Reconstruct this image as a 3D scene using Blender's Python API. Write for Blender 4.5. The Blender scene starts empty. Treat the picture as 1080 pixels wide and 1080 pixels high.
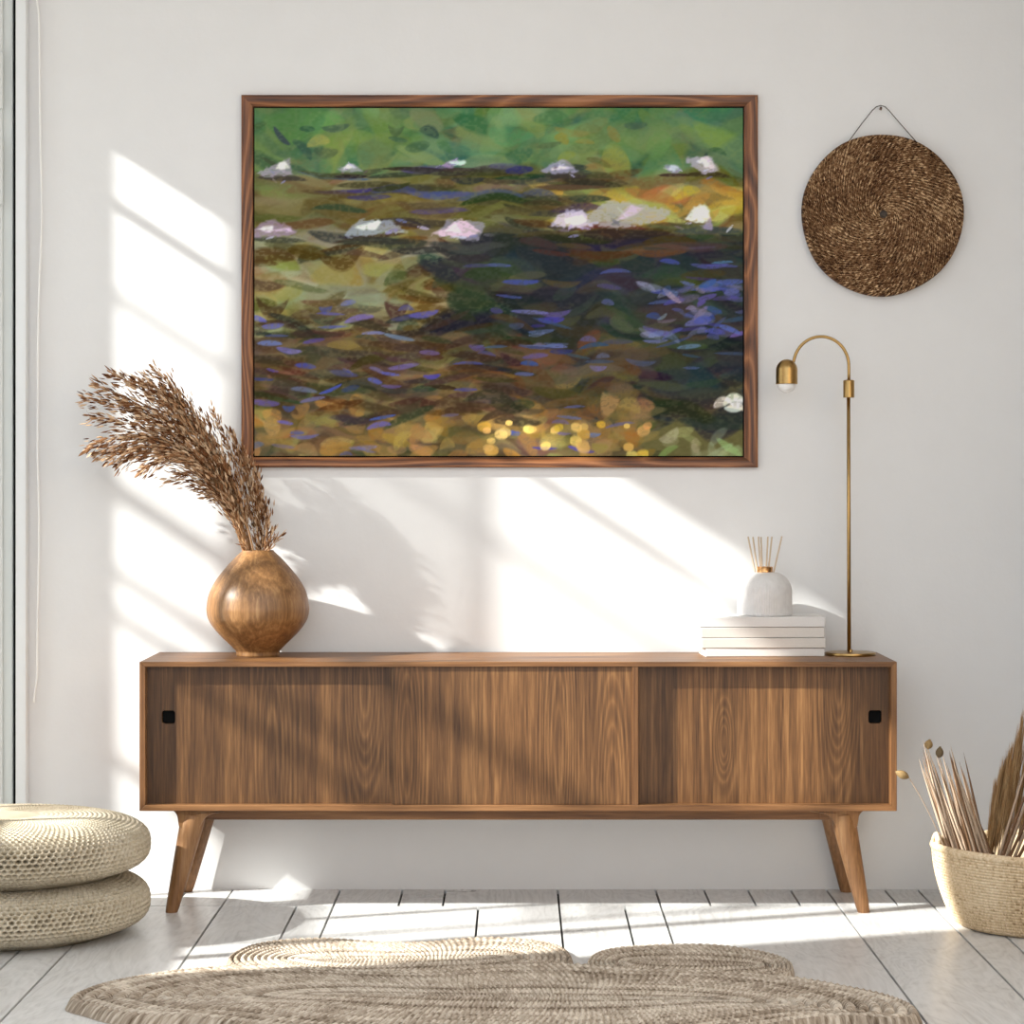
import bpy, bmesh, math, random
import numpy as np
from mathutils import Vector, Matrix, Euler

SC = bpy.context.scene
COL = SC.collection
random.seed(7)
RNG = np.random.default_rng(11)

# ---------------------------------------------------------------- camera model
F = 2510.0                      # focal length in pixels of the 1080 px frame
VX, VY = 545.0, 505.0           # vanishing point
DW = 6.203                      # camera to back wall
H = 1.07                        # camera height

def P(px, py, D):
    """pixel + distance from the camera plane -> world point"""
    return Vector(((px - VX) * D / F, D - DW, H - (py - VY) * D / F))

def FL(px, py, z=0.0):
    """pixel -> point on the floor (or height z)"""
    D = (H - z) * F / (py - VY)
    return Vector(((px - VX) * D / F, D - DW, z))

# ---------------------------------------------------------------- node helpers
def srgb(r, g, b):
    def f(c):
        c /= 255.0
        return c / 12.92 if c <= 0.04045 else ((c + 0.055) / 1.055) ** 2.4
    return (f(r), f(g), f(b), 1.0)

class NT:
    def __init__(self, name):
        self.m = bpy.data.materials.new(name)
        self.m.use_nodes = True
        self.t = self.m.node_tree
        self.t.nodes.clear()
        self.out = self.n('ShaderNodeOutputMaterial')
    def n(self, kind, **kw):
        nd = self.t.nodes.new(kind)
        for k, v in kw.items():
            setattr(nd, k, v)
        return nd
    def set(self, sock, v):
        if hasattr(v, 'is_output') or isinstance(v, bpy.types.NodeSocket):
            self.t.links.new(v, sock)
        else:
            sock.default_value = v
    def math(self, op, a, b=None, c=None, clamp=False):
        nd = self.n('ShaderNodeMath', operation=op, use_clamp=clamp)
        self.set(nd.inputs[0], a)
        if b is not None: self.set(nd.inputs[1], b)
        if c is not None: self.set(nd.inputs[2], c)
        return nd.outputs[0]
    def mix(self, f, a, b, blend='MIX'):
        nd = self.n('ShaderNodeMix', data_type='RGBA', blend_type=blend)
        self.set(nd.inputs[0], f); self.set(nd.inputs[6], a); self.set(nd.inputs[7], b)
        return nd.outputs[2]
    def ramp(self, f, stops, interp='LINEAR'):
        nd = self.n('ShaderNodeValToRGB')
        cr = nd.color_ramp
        cr.interpolation = interp
        while len(cr.elements) < len(stops): cr.elements.new(0.5)
        for e, (p, c) in zip(cr.elements, stops):
            e.position = p; e.color = c
        self.set(nd.inputs[0], f)
        return nd.outputs[0]
    def noise(self, vec, scale, detail=2, rough=0.5, dist=0.0, dim='3D'):
        nd = self.n('ShaderNodeTexNoise', noise_dimensions=dim)
        if vec is not None: self.set(nd.inputs['Vector'], vec)
        nd.inputs['Scale'].default_value = scale
        nd.inputs['Detail'].default_value = detail
        nd.inputs['Roughness'].default_value = rough
        nd.inputs['Distortion'].default_value = dist
        return nd.outputs[0]
    def coord(self, which='Object'):
        return self.n('ShaderNodeTexCoord').outputs[which]
    def mapping(self, vec, scale=(1, 1, 1), loc=(0, 0, 0), rot=(0, 0, 0)):
        nd = self.n('ShaderNodeMapping')
        self.set(nd.inputs[0], vec)
        nd.inputs['Location'].default_value = loc
        nd.inputs['Rotation'].default_value = rot
        nd.inputs['Scale'].default_value = scale
        return nd.outputs[0]
    def bump(self, h, strength, dist=0.002):
        nd = self.n('ShaderNodeBump')
        nd.inputs['Strength'].default_value = strength
        nd.inputs['Distance'].default_value = dist
        self.set(nd.inputs['Height'], h)
        return nd.outputs[0]
    def principled(self, color, rough=0.5, metal=0.0, spec=0.5, normal=None, **kw):
        nd = self.n('ShaderNodeBsdfPrincipled')
        self.set(nd.inputs['Base Color'], color)
        self.set(nd.inputs['Roughness'], rough)
        nd.inputs['Metallic'].default_value = metal
        nd.inputs['Specular IOR Level'].default_value = spec
        if normal is not None: self.set(nd.inputs['Normal'], normal)
        for k, v in kw.items(): self.set(nd.inputs[k], v)
        self.t.links.new(nd.outputs[0], self.out.inputs[0])
        return nd

def wood(name, axis, dark, mid, light, stave_light=None, rough=0.42, rings=16, offs=(0, 0, 0), seam=0.45, spec=0.4, fine_amt=0.55, bump=0.25, tone=(0.72, 1.18), stretch=0.07, ring_amt=0.30, bigscale=6.0, knots=()):
    t = NT(name)
    co = t.mapping(t.coord('Object'), loc=offs)
    tone_out = None
    if stave_light:                                   # boards glued edge to edge across x, tones partly painted light and shade
        sx = t.n('ShaderNodeSeparateXYZ'); t.set(sx.inputs[0], co)
        mr = t.n('ShaderNodeMapRange'); t.set(mr.inputs[0], sx.outputs[0])
        mr.inputs[1].default_value = stave_light[0][0]; mr.inputs[2].default_value = stave_light[-1][0]
        a, b = stave_light[0][0], stave_light[-1][0]
        rs = random.Random(31)
        col_ = t.ramp(mr.outputs[0], [((x - a) / (b - a), (v / 2, rs.random(), rs.random(), 1)) for x, v in stave_light[:-1]], 'CONSTANT')
        sc = t.n('ShaderNodeSeparateColor'); t.set(sc.inputs[0], col_)
        sh = t.n('ShaderNodeVectorMath', operation='MULTIPLY_ADD')
        t.set(sh.inputs[0], col_); sh.inputs[1].default_value = (7, 7, 7); t.set(sh.inputs[2], co)
        co = sh.outputs[0]
        tone_out = t.math('MULTIPLY', sc.outputs[0], 2.0)
    k = {'X': 0, 'Y': 1, 'Z': 2}[axis]
    s1 = [1.0] * 3; s1[k] = stretch
    s2 = [1.0] * 3; s2[k] = 0.035
    big = t.noise(t.mapping(co, scale=s1), bigscale, 2, 0.4, 0.25)
    if knots:                                   # cathedral figure and knots: (x, z, half width, half height, strength)
        so_ = t.n('ShaderNodeSeparateXYZ'); t.set(so_.inputs[0], t.coord('Object'))
        for kx, kz, ka, kb, ks in knots:
            ex = t.math('POWER', t.math('MULTIPLY', t.math('SUBTRACT', so_.outputs[0], kx), 1 / ka), 2)
            ez = t.math('POWER', t.math('MULTIPLY', t.math('SUBTRACT', so_.outputs[2], kz), 1 / kb), 2)
            g = t.math('EXPONENT', t.math('MULTIPLY', t.math('ADD', ex, ez), -0.7))
            big = t.math('MULTIPLY_ADD', g, ks, big)
    ring = t.math('PINGPONG', t.math('MULTIPLY', big, rings), 0.5)
    ring = t.math('MULTIPLY', ring, 2.0)
    ring = t.math('POWER', ring, 1.6)
    fine = t.noise(t.mapping(co, scale=s2), 210, 3, 0.65)
    med = t.noise(t.mapping(co, scale=s2), 60, 3, 0.6)
    f = t.math('MULTIPLY_ADD', t.math('SUBTRACT', fine, 0.5), fine_amt * 1.6, t.math('MULTIPLY_ADD', t.math('SUBTRACT', med, 0.5), 0.35, t.math('MULTIPLY_ADD', ring, ring_amt, 0.5 - ring_amt * 0.45)), clamp=True)
    col = t.ramp(f, [(0.12, dark), (0.5, mid), (0.9, light)])
    if tone_out is not None:
        hs = t.n('ShaderNodeHueSaturation'); t.set(hs.inputs['Value'], tone_out); t.set(hs.inputs['Color'], col)
        col = hs.outputs[0]
    t.principled(col, rough, spec=spec, normal=t.bump(fine, bump, 0.001))
    return t.m

def plain(name, color, rough=0.5, metal=0.0, spec=0.5, noise_amt=0.0, scale=40, bump=0.0, **kw):
    t = NT(name)
    co = t.coord('Object')
    nz = t.noise(co, scale, 4, 0.6)
    c = color
    if noise_amt:
        lo = tuple(x * (1 - noise_amt) for x in color[:3]) + (1,)
        hi = tuple(min(1, x * (1 + noise_amt)) for x in color[:3]) + (1,)
        c = t.ramp(nz, [(0.25, lo), (0.75, hi)])
    t.principled(c, rough, metal, spec, t.bump(nz, bump, 0.002) if bump else None, **kw)
    return t.m

def island_mat(name, stops, rough=0.7, spec=0.2, scale=60, amt=0.15, transl=0.0):
    t = NT(name)
    g = t.n('ShaderNodeNewGeometry')
    nz = t.noise(t.coord('Object'), scale, 3)
    f = t.math('ADD', g.outputs['Random Per Island'], t.math('MULTIPLY', t.math('SUBTRACT', nz, 0.5), amt * 2), clamp=True)
    col = t.ramp(f, stops)
    p = t.principled(col, rough, spec=spec)
    if transl:
        tr = t.n('ShaderNodeBsdfTranslucent'); t.set(tr.inputs[0], col)
        mx = t.n('ShaderNodeMixShader'); mx.inputs[0].default_value = transl
        t.t.links.new(p.outputs[0], mx.inputs[1]); t.t.links.new(tr.outputs[0], mx.inputs[2])
        t.t.links.new(mx.outputs[0], t.out.inputs[0])
    return t.m

# ---------------------------------------------------------------- object helpers
def tag(o, label=None, cat=None, group=None, kind=None):
    if label: o['label'] = label
    if cat: o['category'] = cat
    if group: o['group'] = group
    if kind: o['kind'] = kind
    return o

def thing(name, loc, label, cat, group=None):
    o = bpy.data.objects.new(name, None)
    o.empty_display_size = 0.05
    o.location = loc
    COL.objects.link(o)
    return tag(o, label, cat, group)

def abs_loc(o):
    v = Vector(o.location)
    while o.parent is not None:
        o = o.parent; v = v + Vector(o.location)
    return v

def obj(name, verts, faces, mats, parent=None, smooth=True, midx=None, loc=None, colors=None, uvs=None):
    """mesh from world-space verts; its origin sits at loc (or at the parent's origin)"""
    base = Vector(loc) if loc is not None else (abs_loc(parent) if parent is not None else Vector((0, 0, 0)))
    me = bpy.data.meshes.new(name)
    if isinstance(verts, np.ndarray):
        verts = (verts - np.array(base)).tolist()
    else:
        verts = [tuple(Vector(v) - base) for v in verts]
    me.from_pydata(verts, [], faces)
    for m in (mats if isinstance(mats, (list, tuple)) else [mats]):
        me.materials.append(m)
    if midx is not None:
        me.polygons.foreach_set('material_index', midx)
    me.polygons.foreach_set('use_smooth', [smooth] * len(me.polygons))
    if colors is not None:
        a = me.attributes.new('paint', 'FLOAT_COLOR', 'POINT')
        a.data.foreach_set('color', np.asarray(colors, dtype=np.float32).ravel())
    if uvs is not None:
        a = me.attributes.new('strand', 'FLOAT_VECTOR', 'POINT')
        a.data.foreach_set('vector', np.asarray(uvs, dtype=np.float32).ravel())
    me.update()
    o = bpy.data.objects.new(name, me)
    COL.objects.link(o)
    if parent is not None:
        o.parent = parent
        o.location = base - abs_loc(parent)
    else:
        o.location = base
    return o

class MB:
    """collects boxes, lathes, tubes and prisms into one mesh"""
    def __init__(self):
        self.v, self.f, self.m = [], [], []
    def add(self, vs, fs, mi=0):
        b = len(self.v)
        self.v += [Vector(v) for v in vs]
        self.f += [tuple(b + i for i in f) for f in fs]
        self.m += [mi] * len(fs)
        return self
    def box(self, lo, hi, mi=0, bevel=0.0, seg=2):
        lo, hi = Vector(lo), Vector(hi)
        bm = bmesh.new()
        bmesh.ops.create_cube(bm, size=1.0)
        for v in bm.verts:
            v.co = Vector([(lo[i] + hi[i]) / 2 + v.co[i] * (hi[i] - lo[i]) for i in range(3)])
        if bevel:
            bmesh.ops.bevel(bm, geom=bm.edges[:], offset=bevel, segments=seg, profile=0.5, affect='EDGES')
        return self.bm(bm, mi)
    def bm(self, bm, mi=0):
        bm.verts.ensure_lookup_table(); bm.verts.index_update()
        self.add([v.co.copy() for v in bm.verts], [[v.index for v in f.verts] for f in bm.faces], mi)
        bm.free()
        return self
    def lathe(self, prof, c, n=48, mi=0, cap=True):
        """prof: list of (r, z) bottom to top around the vertical axis through c"""
        vs, fs = [], []
        for r, z in prof:
            for i in range(n):
                a = 2 * math.pi * i / n
                vs.append((c[0] + r * math.cos(a), c[1] + r * math.sin(a), c[2] + z))
        k = len(prof)
        for j in range(k - 1):
            for i in range(n):
                i2 = (i + 1) % n
                fs.append((j * n + i, j * n + i2, (j + 1) * n + i2, (j + 1) * n + i))
        if cap:
            fs.append(tuple(range(n - 1, -1, -1)))
            fs.append(tuple((k - 1) * n + i for i in range(n)))
        return self.add(vs, fs, mi)
    def tube(self, pts, rad, n=10, mi=0):
        pts = [Vector(p) for p in pts]
        rads = rad if isinstance(rad, (list, tuple)) else [rad] * len(pts)
        vs, fs = [], []
        up = None
        for i, p in enumerate(pts):
            t = (pts[min(i + 1, len(pts) - 1)] - pts[max(i - 1, 0)]).normalized()
            if up is None:
                up = Vector((0, 1, 0)) if abs(t.y) < 0.9 else Vector((1, 0, 0))
            a = (up - t * up.dot(t)).normalized(); b = t.cross(a); up = a
            for k in range(n):
                w = 2 * math.pi * k / n
                vs.append(p + (a * math.cos(w) + b * math.sin(w)) * rads[i])
        for j in range(len(pts) - 1):
            for k in range(n):
                k2 = (k + 1) % n
                fs.append((j * n + k, j * n + k2, (j + 1) * n + k2, (j + 1) * n + k))
        fs.append(tuple(range(n - 1, -1, -1)))
        fs.append(tuple((len(pts) - 1) * n + k for k in range(n)))
        return self.add(vs, fs, mi)
    def prism(self, poly, y0, y1, mi=0, bevel=0.0):
        """poly in (x, z), extruded along y"""
        bm = bmesh.new()
        a = [bm.verts.new((x, y0, z)) for x, z in poly]
        f = bm.faces.new(a)
        r = bmesh.ops.extrude_face_region(bm, geom=[f])
        for v in r['geom']:
            if isinstance(v, bmesh.types.BMVert): v.co.y = y1
        bmesh.ops.recalc_face_normals(bm, faces=bm.faces[:])
        if bevel:
            bmesh.ops.bevel(bm, geom=bm.edges[:], offset=bevel, segments=2, profile=0.5, affect='EDGES')
        return self.bm(bm, mi)
    def spindle(self, p, d, L, w, side=None, n=4):
        """slim pointed spikelet starting at p along d"""
        d = d.normalized()
        s = Vector((0.3, 1, 0.2)) if side is None else side
        a = d.cross(s).normalized(); b = d.cross(a)
        vs = [p]
        for q in (0.35, 0.7):
            for k in range(n):
                an = 2 * math.pi * k / n
                vs.append(p + d * (L * q) + (a * math.cos(an) + b * math.sin(an) * 0.55) * (w * (1.0 if q < 0.5 else 0.7)))
        vs.append(p + d * L)
        fs = []
        for k in range(n):
            k2 = (k + 1) % n
            fs += [(0, 1 + k2, 1 + k), (1 + k, 1 + k2, 1 + n + k2, 1 + n + k), (1 + n + k, 1 + n + k2, 1 + 2 * n)]
        return self.add(vs, fs)
    def build(self, name, mats, parent=None, smooth=False, loc=None, angle=None):
        o = obj(name, self.v, self.f, mats, parent, smooth, self.m, loc)
        if angle is not None:
            o.data.polygons.foreach_set('use_smooth', [True] * len(o.data.polygons))
            o.data.set_sharp_from_angle(angle=math.radians(angle))
        return o

def grid_faces(nu, nv, wrap_u=True):
    i = np.arange(nu if wrap_u else nu - 1)
    j = np.arange(nv - 1)
    I, J = np.meshgrid(i, j, indexing='ij')
    I2 = (I + 1) % nu
    a = I * nv + J; b = I2 * nv + J; c = I2 * nv + J + 1; d = I * nv + J + 1
    return np.stack([a, b, c, d], -1).reshape(-1, 4).tolist()

def bez(p0, p1, p2, p3, n):
    out = []
    for i in range(n):
        t = i / (n - 1); u = 1 - t
        out.append(p0 * u**3 + p1 * 3 * u * u * t + p2 * 3 * u * t * t + p3 * t**3)
    return out

# ---------------------------------------------------------------- materials
M = {}
def plaster(name, col):
    t = NT(name)
    co = t.coord('Object')
    n1 = t.noise(co, 9, 5, 0.6); n2 = t.noise(co, 85, 3, 0.6)
    h = t.math('ADD', t.math('MULTIPLY', n1, 0.8), t.math('MULTIPLY', n2, 0.2))
    lo = tuple(c * 0.975 for c in col[:3]) + (1,)
    t.principled(t.ramp(n1, [(0.3, lo), (0.7, col)]), 0.85, spec=0.2, normal=t.bump(h, 0.22, 0.006))
    return t.m
M['plaster'] = plaster('white plaster', (0.80, 0.795, 0.79, 1))
M['plaster_warm'] = plaster('warm plaster', (0.60, 0.52, 0.43, 1))
M['dim_panel'] = plain('added dark dimming band', (0.10, 0.07, 0.045, 1), 0.6, noise_amt=0.2)
M['ceiling'] = plaster('ceiling paint', (0.82, 0.82, 0.81, 1))
M['paint'] = plain('white joinery paint', (0.80, 0.815, 0.82, 1), 0.4)
M['paint_grey'] = plain('grey white joinery paint', (0.66, 0.68, 0.66, 1), 0.4)
M['black'] = plain('black', (0.004, 0.004, 0.004, 1), 0.7, spec=0.1)
M['cord'] = plain('white cord', (0.90, 0.89, 0.87, 1), 0.6)
M['string'] = plain('dark string', (0.06, 0.045, 0.035, 1), 0.8)
M['nail'] = plain('bronze nail', (0.16, 0.09, 0.06, 1), 0.4, metal=0.6)
M['brass'] = plain('brushed brass', (0.42, 0.265, 0.10, 1), 0.30, metal=1.0, noise_amt=0.1, scale=120)
M['gold'] = plain('rose gold', (0.72, 0.40, 0.17, 1), 0.25, metal=1.0)
M['bulb'] = plain('opal glass', (0.86, 0.86, 0.85, 1), 0.15, spec=0.6)

WD, WM, WL = srgb(48, 28, 14), srgb(103, 70, 40), srgb(150, 109, 68)
M['door_wood'] = wood('walnut upright', 'Z', WD, WM, WL, stave_light=[((p - 545) * 0.002340, v) for p, v in ((150, .76), (277, .64), (318, .80), (355, .68), (414, .98), (458, .84), (510, 1.10), (570, .98), (640, 1.12), (670, .78), (713, 1.22), (752, .98), (778, 1.12), (866, .90), (905, .80), (945, 1))], rings=9, stretch=0.04, fine_amt=0.6, ring_amt=0.21,  # board tones: part own colour, part light and shade painted in
    knots=[(0.513, 0.42, 0.016, 0.07, 0.55), (0.80, 0.56, 0.03, 0.16, 0.8), (0.105, 0.40, 0.035, 0.34, 0.9), (0.235, 0.30, 0.03, 0.22, 0.6), (-0.375, 0.55, 0.035, 0.2, 0.8), (-0.60, 0.38, 0.04, 0.3, 0.6), (-0.27, 0.40, 0.03, 0.26, 0.7)])
M['case_x'] = wood('walnut lengthwise', 'X', srgb(80, 50, 28), srgb(124, 85, 51), srgb(156, 114, 74), rings=10)
M['case_z'] = wood('walnut upright plain', 'Z', srgb(80, 50, 28), srgb(124, 85, 51), srgb(156, 114, 74), rings=10)
M['leg_wood'] = wood('walnut leg', 'Z', srgb(90, 60, 34), srgb(138, 98, 62), srgb(170, 130, 90), rings=7)
M['frame_x'] = wood('frame oak lengthwise', 'X', srgb(58, 30, 14), srgb(122, 74, 40), srgb(168, 112, 68), rings=22, rough=0.35, stretch=0.13, ring_amt=0.5)
M['frame_z'] = wood('frame oak upright', 'Z', srgb(58, 30, 14), srgb(122, 74, 40), srgb(168, 112, 68), rings=26, rough=0.35, stretch=0.16, ring_amt=0.5)
M['vase_wood'] = wood('turned wood', 'Z', srgb(84, 52, 28), srgb(138, 98, 58), srgb(180, 140, 94), rings=9, rough=0.40, spec=0.6, bump=0.1, fine_amt=0.5, stretch=0.02, ring_amt=0.22, bigscale=14)

def floor_mat():
    t = NT('whitewashed boards')
    co = t.coord('Object')
    g = t.n('ShaderNodeNewGeometry')
    rnd = g.outputs['Random Per Island']
    sh = t.n('ShaderNodeVectorMath', operation='MULTIPLY_ADD')
    cmb = t.n('ShaderNodeCombineXYZ')
    for i in range(3): t.set(cmb.inputs[i], rnd)
    t.set(sh.inputs[0], cmb.outputs[0]); sh.inputs[1].default_value = (13, 17, 5); t.set(sh.inputs[2], co)
    v = sh.outputs[0]
    big = t.noise(t.mapping(v, scale=(1, 0.25, 1)), 6, 4, 0.55, 0.8)
    ring = t.math('MULTIPLY', t.math('PINGPONG', t.math('MULTIPLY', big, 14), 0.5), 2)
    fine = t.noise(t.mapping(v, scale=(1, 0.06, 1)), 120, 4, 0.6)
    blot = t.noise(v, 3.2, 4, 0.6)
    f = t.math('MULTIPLY_ADD', ring, 0.22, t.math('MULTIPLY_ADD', fine, 0.45, t.math('MULTIPLY', blot, 0.45)))
    col = t.ramp(f, [(0.2, srgb(176, 173, 171)), (0.5, srgb(218, 217, 215)), (0.85, srgb(238, 237, 236))])
    hs = t.n('ShaderNodeHueSaturation'); t.set(hs.inputs['Color'], col)
    mr = t.n('ShaderNodeMapRange'); t.set(mr.inputs[0], rnd); mr.inputs[3].default_value = 0.86; mr.inputs[4].default_value = 1.04
    t.set(hs.inputs['Value'], mr.outputs[0])
    rg = t.n('ShaderNodeMapRange'); t.set(rg.inputs[0], blot); rg.inputs[3].default_value = 0.22; rg.inputs[4].default_value = 0.42
    t.principled(hs.outputs[0], rg.outputs[0], spec=0.45, normal=t.bump(fine, 0.12, 0.001))
    return t.m
M['floor'] = floor_mat()
M['gap'] = plain('dark floor gap', (0.02, 0.017, 0.015, 1), 0.9)

def fibre_mat(name, stops, su=60, sv=6, rough=0.85, bump=0.4, low=0.4, rowtone=0.0, strand=0.0):
    """straw colours varying along and between the strands (attribute strand = u, row, 0)"""
    t = NT(name)
    at = t.n('ShaderNodeAttribute', attribute_name='strand')
    v = at.outputs['Vector']
    n1 = t.noise(t.mapping(v, scale=(su, sv, 1)), 1.0, 3, 0.7)
    n2 = t.noise(t.coord('Object'), 9, 3)
    sx = t.n('ShaderNodeSeparateXYZ'); t.set(sx.inputs[0], v)
    wn = t.n('ShaderNodeTexWhiteNoise', noise_dimensions='1D'); t.set(wn.inputs['W'], t.math('FLOOR', sx.outputs[2]))
    f = t.math('MULTIPLY_ADD', t.math('SUBTRACT', n2, 0.5), low, n1)
    f = t.math('MULTIPLY_ADD', t.math('SUBTRACT', wn.outputs[0], 0.5), rowtone, f)
    f = t.math('MULTIPLY_ADD', t.math('SUBTRACT', t.math('FRACT', sx.outputs[2]), 0.5), strand, f, clamp=True)
    col = t.ramp(f, stops)
    t.principled(col, rough, spec=0.15, normal=t.bump(n1, bump, 0.003))
    return t.m
M['pouf'] = fibre_mat('cream jute cord', [(0.25, srgb(156, 142, 118)), (0.5, srgb(194, 182, 160)), (0.8, srgb(216, 206, 188))], 1.5, 1.2)
M['rug'] = fibre_mat('braided jute', [(0.24, srgb(104, 88, 72)), (0.5, srgb(168, 153, 136)), (0.76, srgb(216, 204, 188))], 1.1, 1.1, low=0.5, rowtone=0.24, strand=0.25)
M['disc'] = fibre_mat('dark woven seagrass', [(0.36, srgb(40, 24, 13)), (0.46, srgb(84, 55, 33)), (0.55, srgb(126, 92, 62)), (0.68, srgb(224, 192, 150))], 1.4, 2.3, low=0.18, strand=0.15)
M['basket'] = fibre_mat('pale seagrass', [(0.24, srgb(140, 110, 76)), (0.46, srgb(212, 186, 150)), (0.74, srgb(238, 220, 192))], 1.2, 0.9)

M['plume'] = island_mat('dried grass plume', [(0.0, srgb(88, 50, 27)), (0.28, srgb(138, 92, 58)), (0.55, srgb(190, 146, 106)), (1.0, srgb(232, 204, 170))], transl=0.25)
M['plume_stem'] = island_mat('dried grass stalk', [(0.0, srgb(140, 98, 60)), (1.0, srgb(184, 144, 102))])
M['reed_pale'] = island_mat('pale dried reed', [(0.0, srgb(166, 138, 112)), (1.0, srgb(208, 186, 164))], scale=30)
M['reed_dark'] = island_mat('dark dried reed', [(0.0, srgb(104, 76, 54)), (1.0, srgb(142, 110, 84))], scale=30)
M['bristle'] = island_mat('golden bristle', [(0.0, srgb(140, 102, 62)), (0.5, srgb(188, 148, 100)), (1.0, srgb(224, 192, 146))], transl=0.25)
M['pod'] = plain('dry seed head', srgb(150, 122, 78), 0.7, noise_amt=0.3, scale=90)
M['pod_dark'] = plain('dark seed head', srgb(104, 86, 58), 0.7, noise_amt=0.3, scale=90)

def ceramic():
    t = NT('fluted white ceramic')
    nz = t.noise(t.coord('Object'), 60, 3)
    t.principled(t.ramp(nz, [(0.3, srgb(216, 213, 211)), (0.7, srgb(226, 223, 221))]), 0.55, spec=0.4)
    return t.m
M['ceramic'] = ceramic()
M['stick'] = island_mat('rattan stick', [(0.0, srgb(196, 172, 144)), (1.0, srgb(224, 204, 180))])
M['cover'] = plain('white book cloth', srgb(224, 221, 218), 0.6, noise_amt=0.03, scale=200)
M['cover_warm'] = plain('off white book cloth', srgb(216, 210, 203), 0.6, noise_amt=0.03, scale=200)
def pages():
    t = NT('page block')
    w = t.n('ShaderNodeTexWave', bands_direction='Z'); t.set(w.inputs[0], t.coord('Object')); w.inputs['Scale'].default_value = 220
    t.principled(t.ramp(w.outputs[1], [(0, srgb(205, 198, 186)), (1, srgb(238, 234, 226))]), 0.9, spec=0.1)
    return t.m
M['pages'] = pages()

def glass():
    t = NT('window glass')
    tr = t.n('ShaderNodeBsdfTransparent'); tr.inputs[0].default_value = (0.97, 0.985, 0.98, 1)
    gl = t.n('ShaderNodeBsdfGlossy'); gl.inputs['Roughness'].default_value = 0.0
    fr = t.n('ShaderNodeFresnel'); fr.inputs[0].default_value = 1.45
    mx = t.n('ShaderNodeMixShader')
    t.t.links.new(fr.outputs[0], mx.inputs[0]); t.t.links.new(tr.outputs[0], mx.inputs[1]); t.t.links.new(gl.outputs[0], mx.inputs[2])
    t.t.links.new(mx.outputs[0], t.out.inputs[0])
    return t.m
M['glass'] = glass()
M['leaf'] = island_mat('garden leaf', [(0, srgb(50, 80, 30)), (1, srgb(110, 140, 60))])
M['bark'] = plain('bark', srgb(95, 75, 58), 0.9, noise_amt=0.3)
M['grey_wood'] = plain('weathered timber', srgb(150, 140, 128), 0.8, noise_amt=0.2)

# ---------------------------------------------------------------- setting
XL, XR, YF, ZC = -1.95, 1.72, -8.0, 2.75      # room: left wall, right wall, open front, ceiling
WT = 0.10
def px_x(px): return (px - VX) * DW / F

def make_floor():
    mb = MB()
    mb.box((XL - WT, YF, -0.06), (XR, 0.0, -0.012), 1)
    g = 0.0028
    yb = 5.962 - DW
    back = [XL - WT] + [px_x(p) for p in (-40, 45, 133, 198, 246, 359, 425, 470, 588, 691, 742, 788, 833, 871, 932, 967, 997)] + [XR]
    back = sorted(x for x in back if XL - WT <= x <= XR)
    for a, b in zip(back, back[1:]):
        mb.box((a + g, yb + g, -0.03), (b - g, 0.0, 0.0))
    main = [XL - WT] + [px_x(p) for p in (-10, 89, 133, 246, 322, 359, 506, 588, 654, 691, 871, 967, 1008)] + [XR]
    main = sorted(x for x in main if XL - WT <= x <= XR)
    rr = random.Random(3)
    for k, (a, b) in enumerate(zip(main, main[1:])):
        ys = [yb]
        y = yb - rr.uniform(1.7, 2.4)
        while y > YF:
            ys.append(y); y -= rr.uniform(1.2, 2.2)
        ys.append(YF)
        for y1, y0 in zip(ys, ys[1:]):
            mb.box((a + g, y0 + g, -0.03), (b - g, y1 - g, 0.0))
    o = mb.build('floor', [M['floor'], M['gap']])
    tag(o, 'whitewashed wooden plank floor', None, kind='structure')
make_floor()

def wall(name, boxes, mat):
    mb = MB()
    for lo, hi in boxes: mb.box(lo, hi)
    return tag(mb.build(name, mat), kind='structure')

DX0, DX1, DZ = -1.93, -1.295, 2.62           # door opening in the back wall
wall('wall_back', [((DX1, 0, -0.06), (XR + WT, WT, ZC)), ((DX0, 0, DZ), (DX1, WT, ZC)), ((XL - WT, 0, -0.06), (DX0, WT, ZC))], M['plaster'])
WY0, WY1, WZ0, WZ1 = -1.668, -0.327, 0.06, 2.567   # garden door opening in the left wall
wall('wall_left', [((XL - WT, WY1, -0.06), (XL, 0, ZC)), ((XL - WT, YF, -0.06), (XL, WY0, ZC)),
                   ((XL - WT, WY0, WZ1), (XL, WY1, ZC)), ((XL - WT, WY0, -0.06), (XL, WY1, WZ0))], M['plaster'])
def right_wall():
    mb = MB()
    mb.box((XR, YF, 1.15), (XR + WT, 0, ZC), 0)
    mb.box((XR - 0.01, YF, -0.06), (XR + WT, 0, 1.15), 1)  # dark lower band, unseen, added to cut bounce light at lower right
    tag(mb.build('wall_right', [M['plaster_warm'], M['dim_panel']]), kind='structure')
right_wall()
wall('ceiling', [((XL - WT, -2.2, ZC), (XR + WT, WT, ZC + WT))], M['ceiling'])

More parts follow.
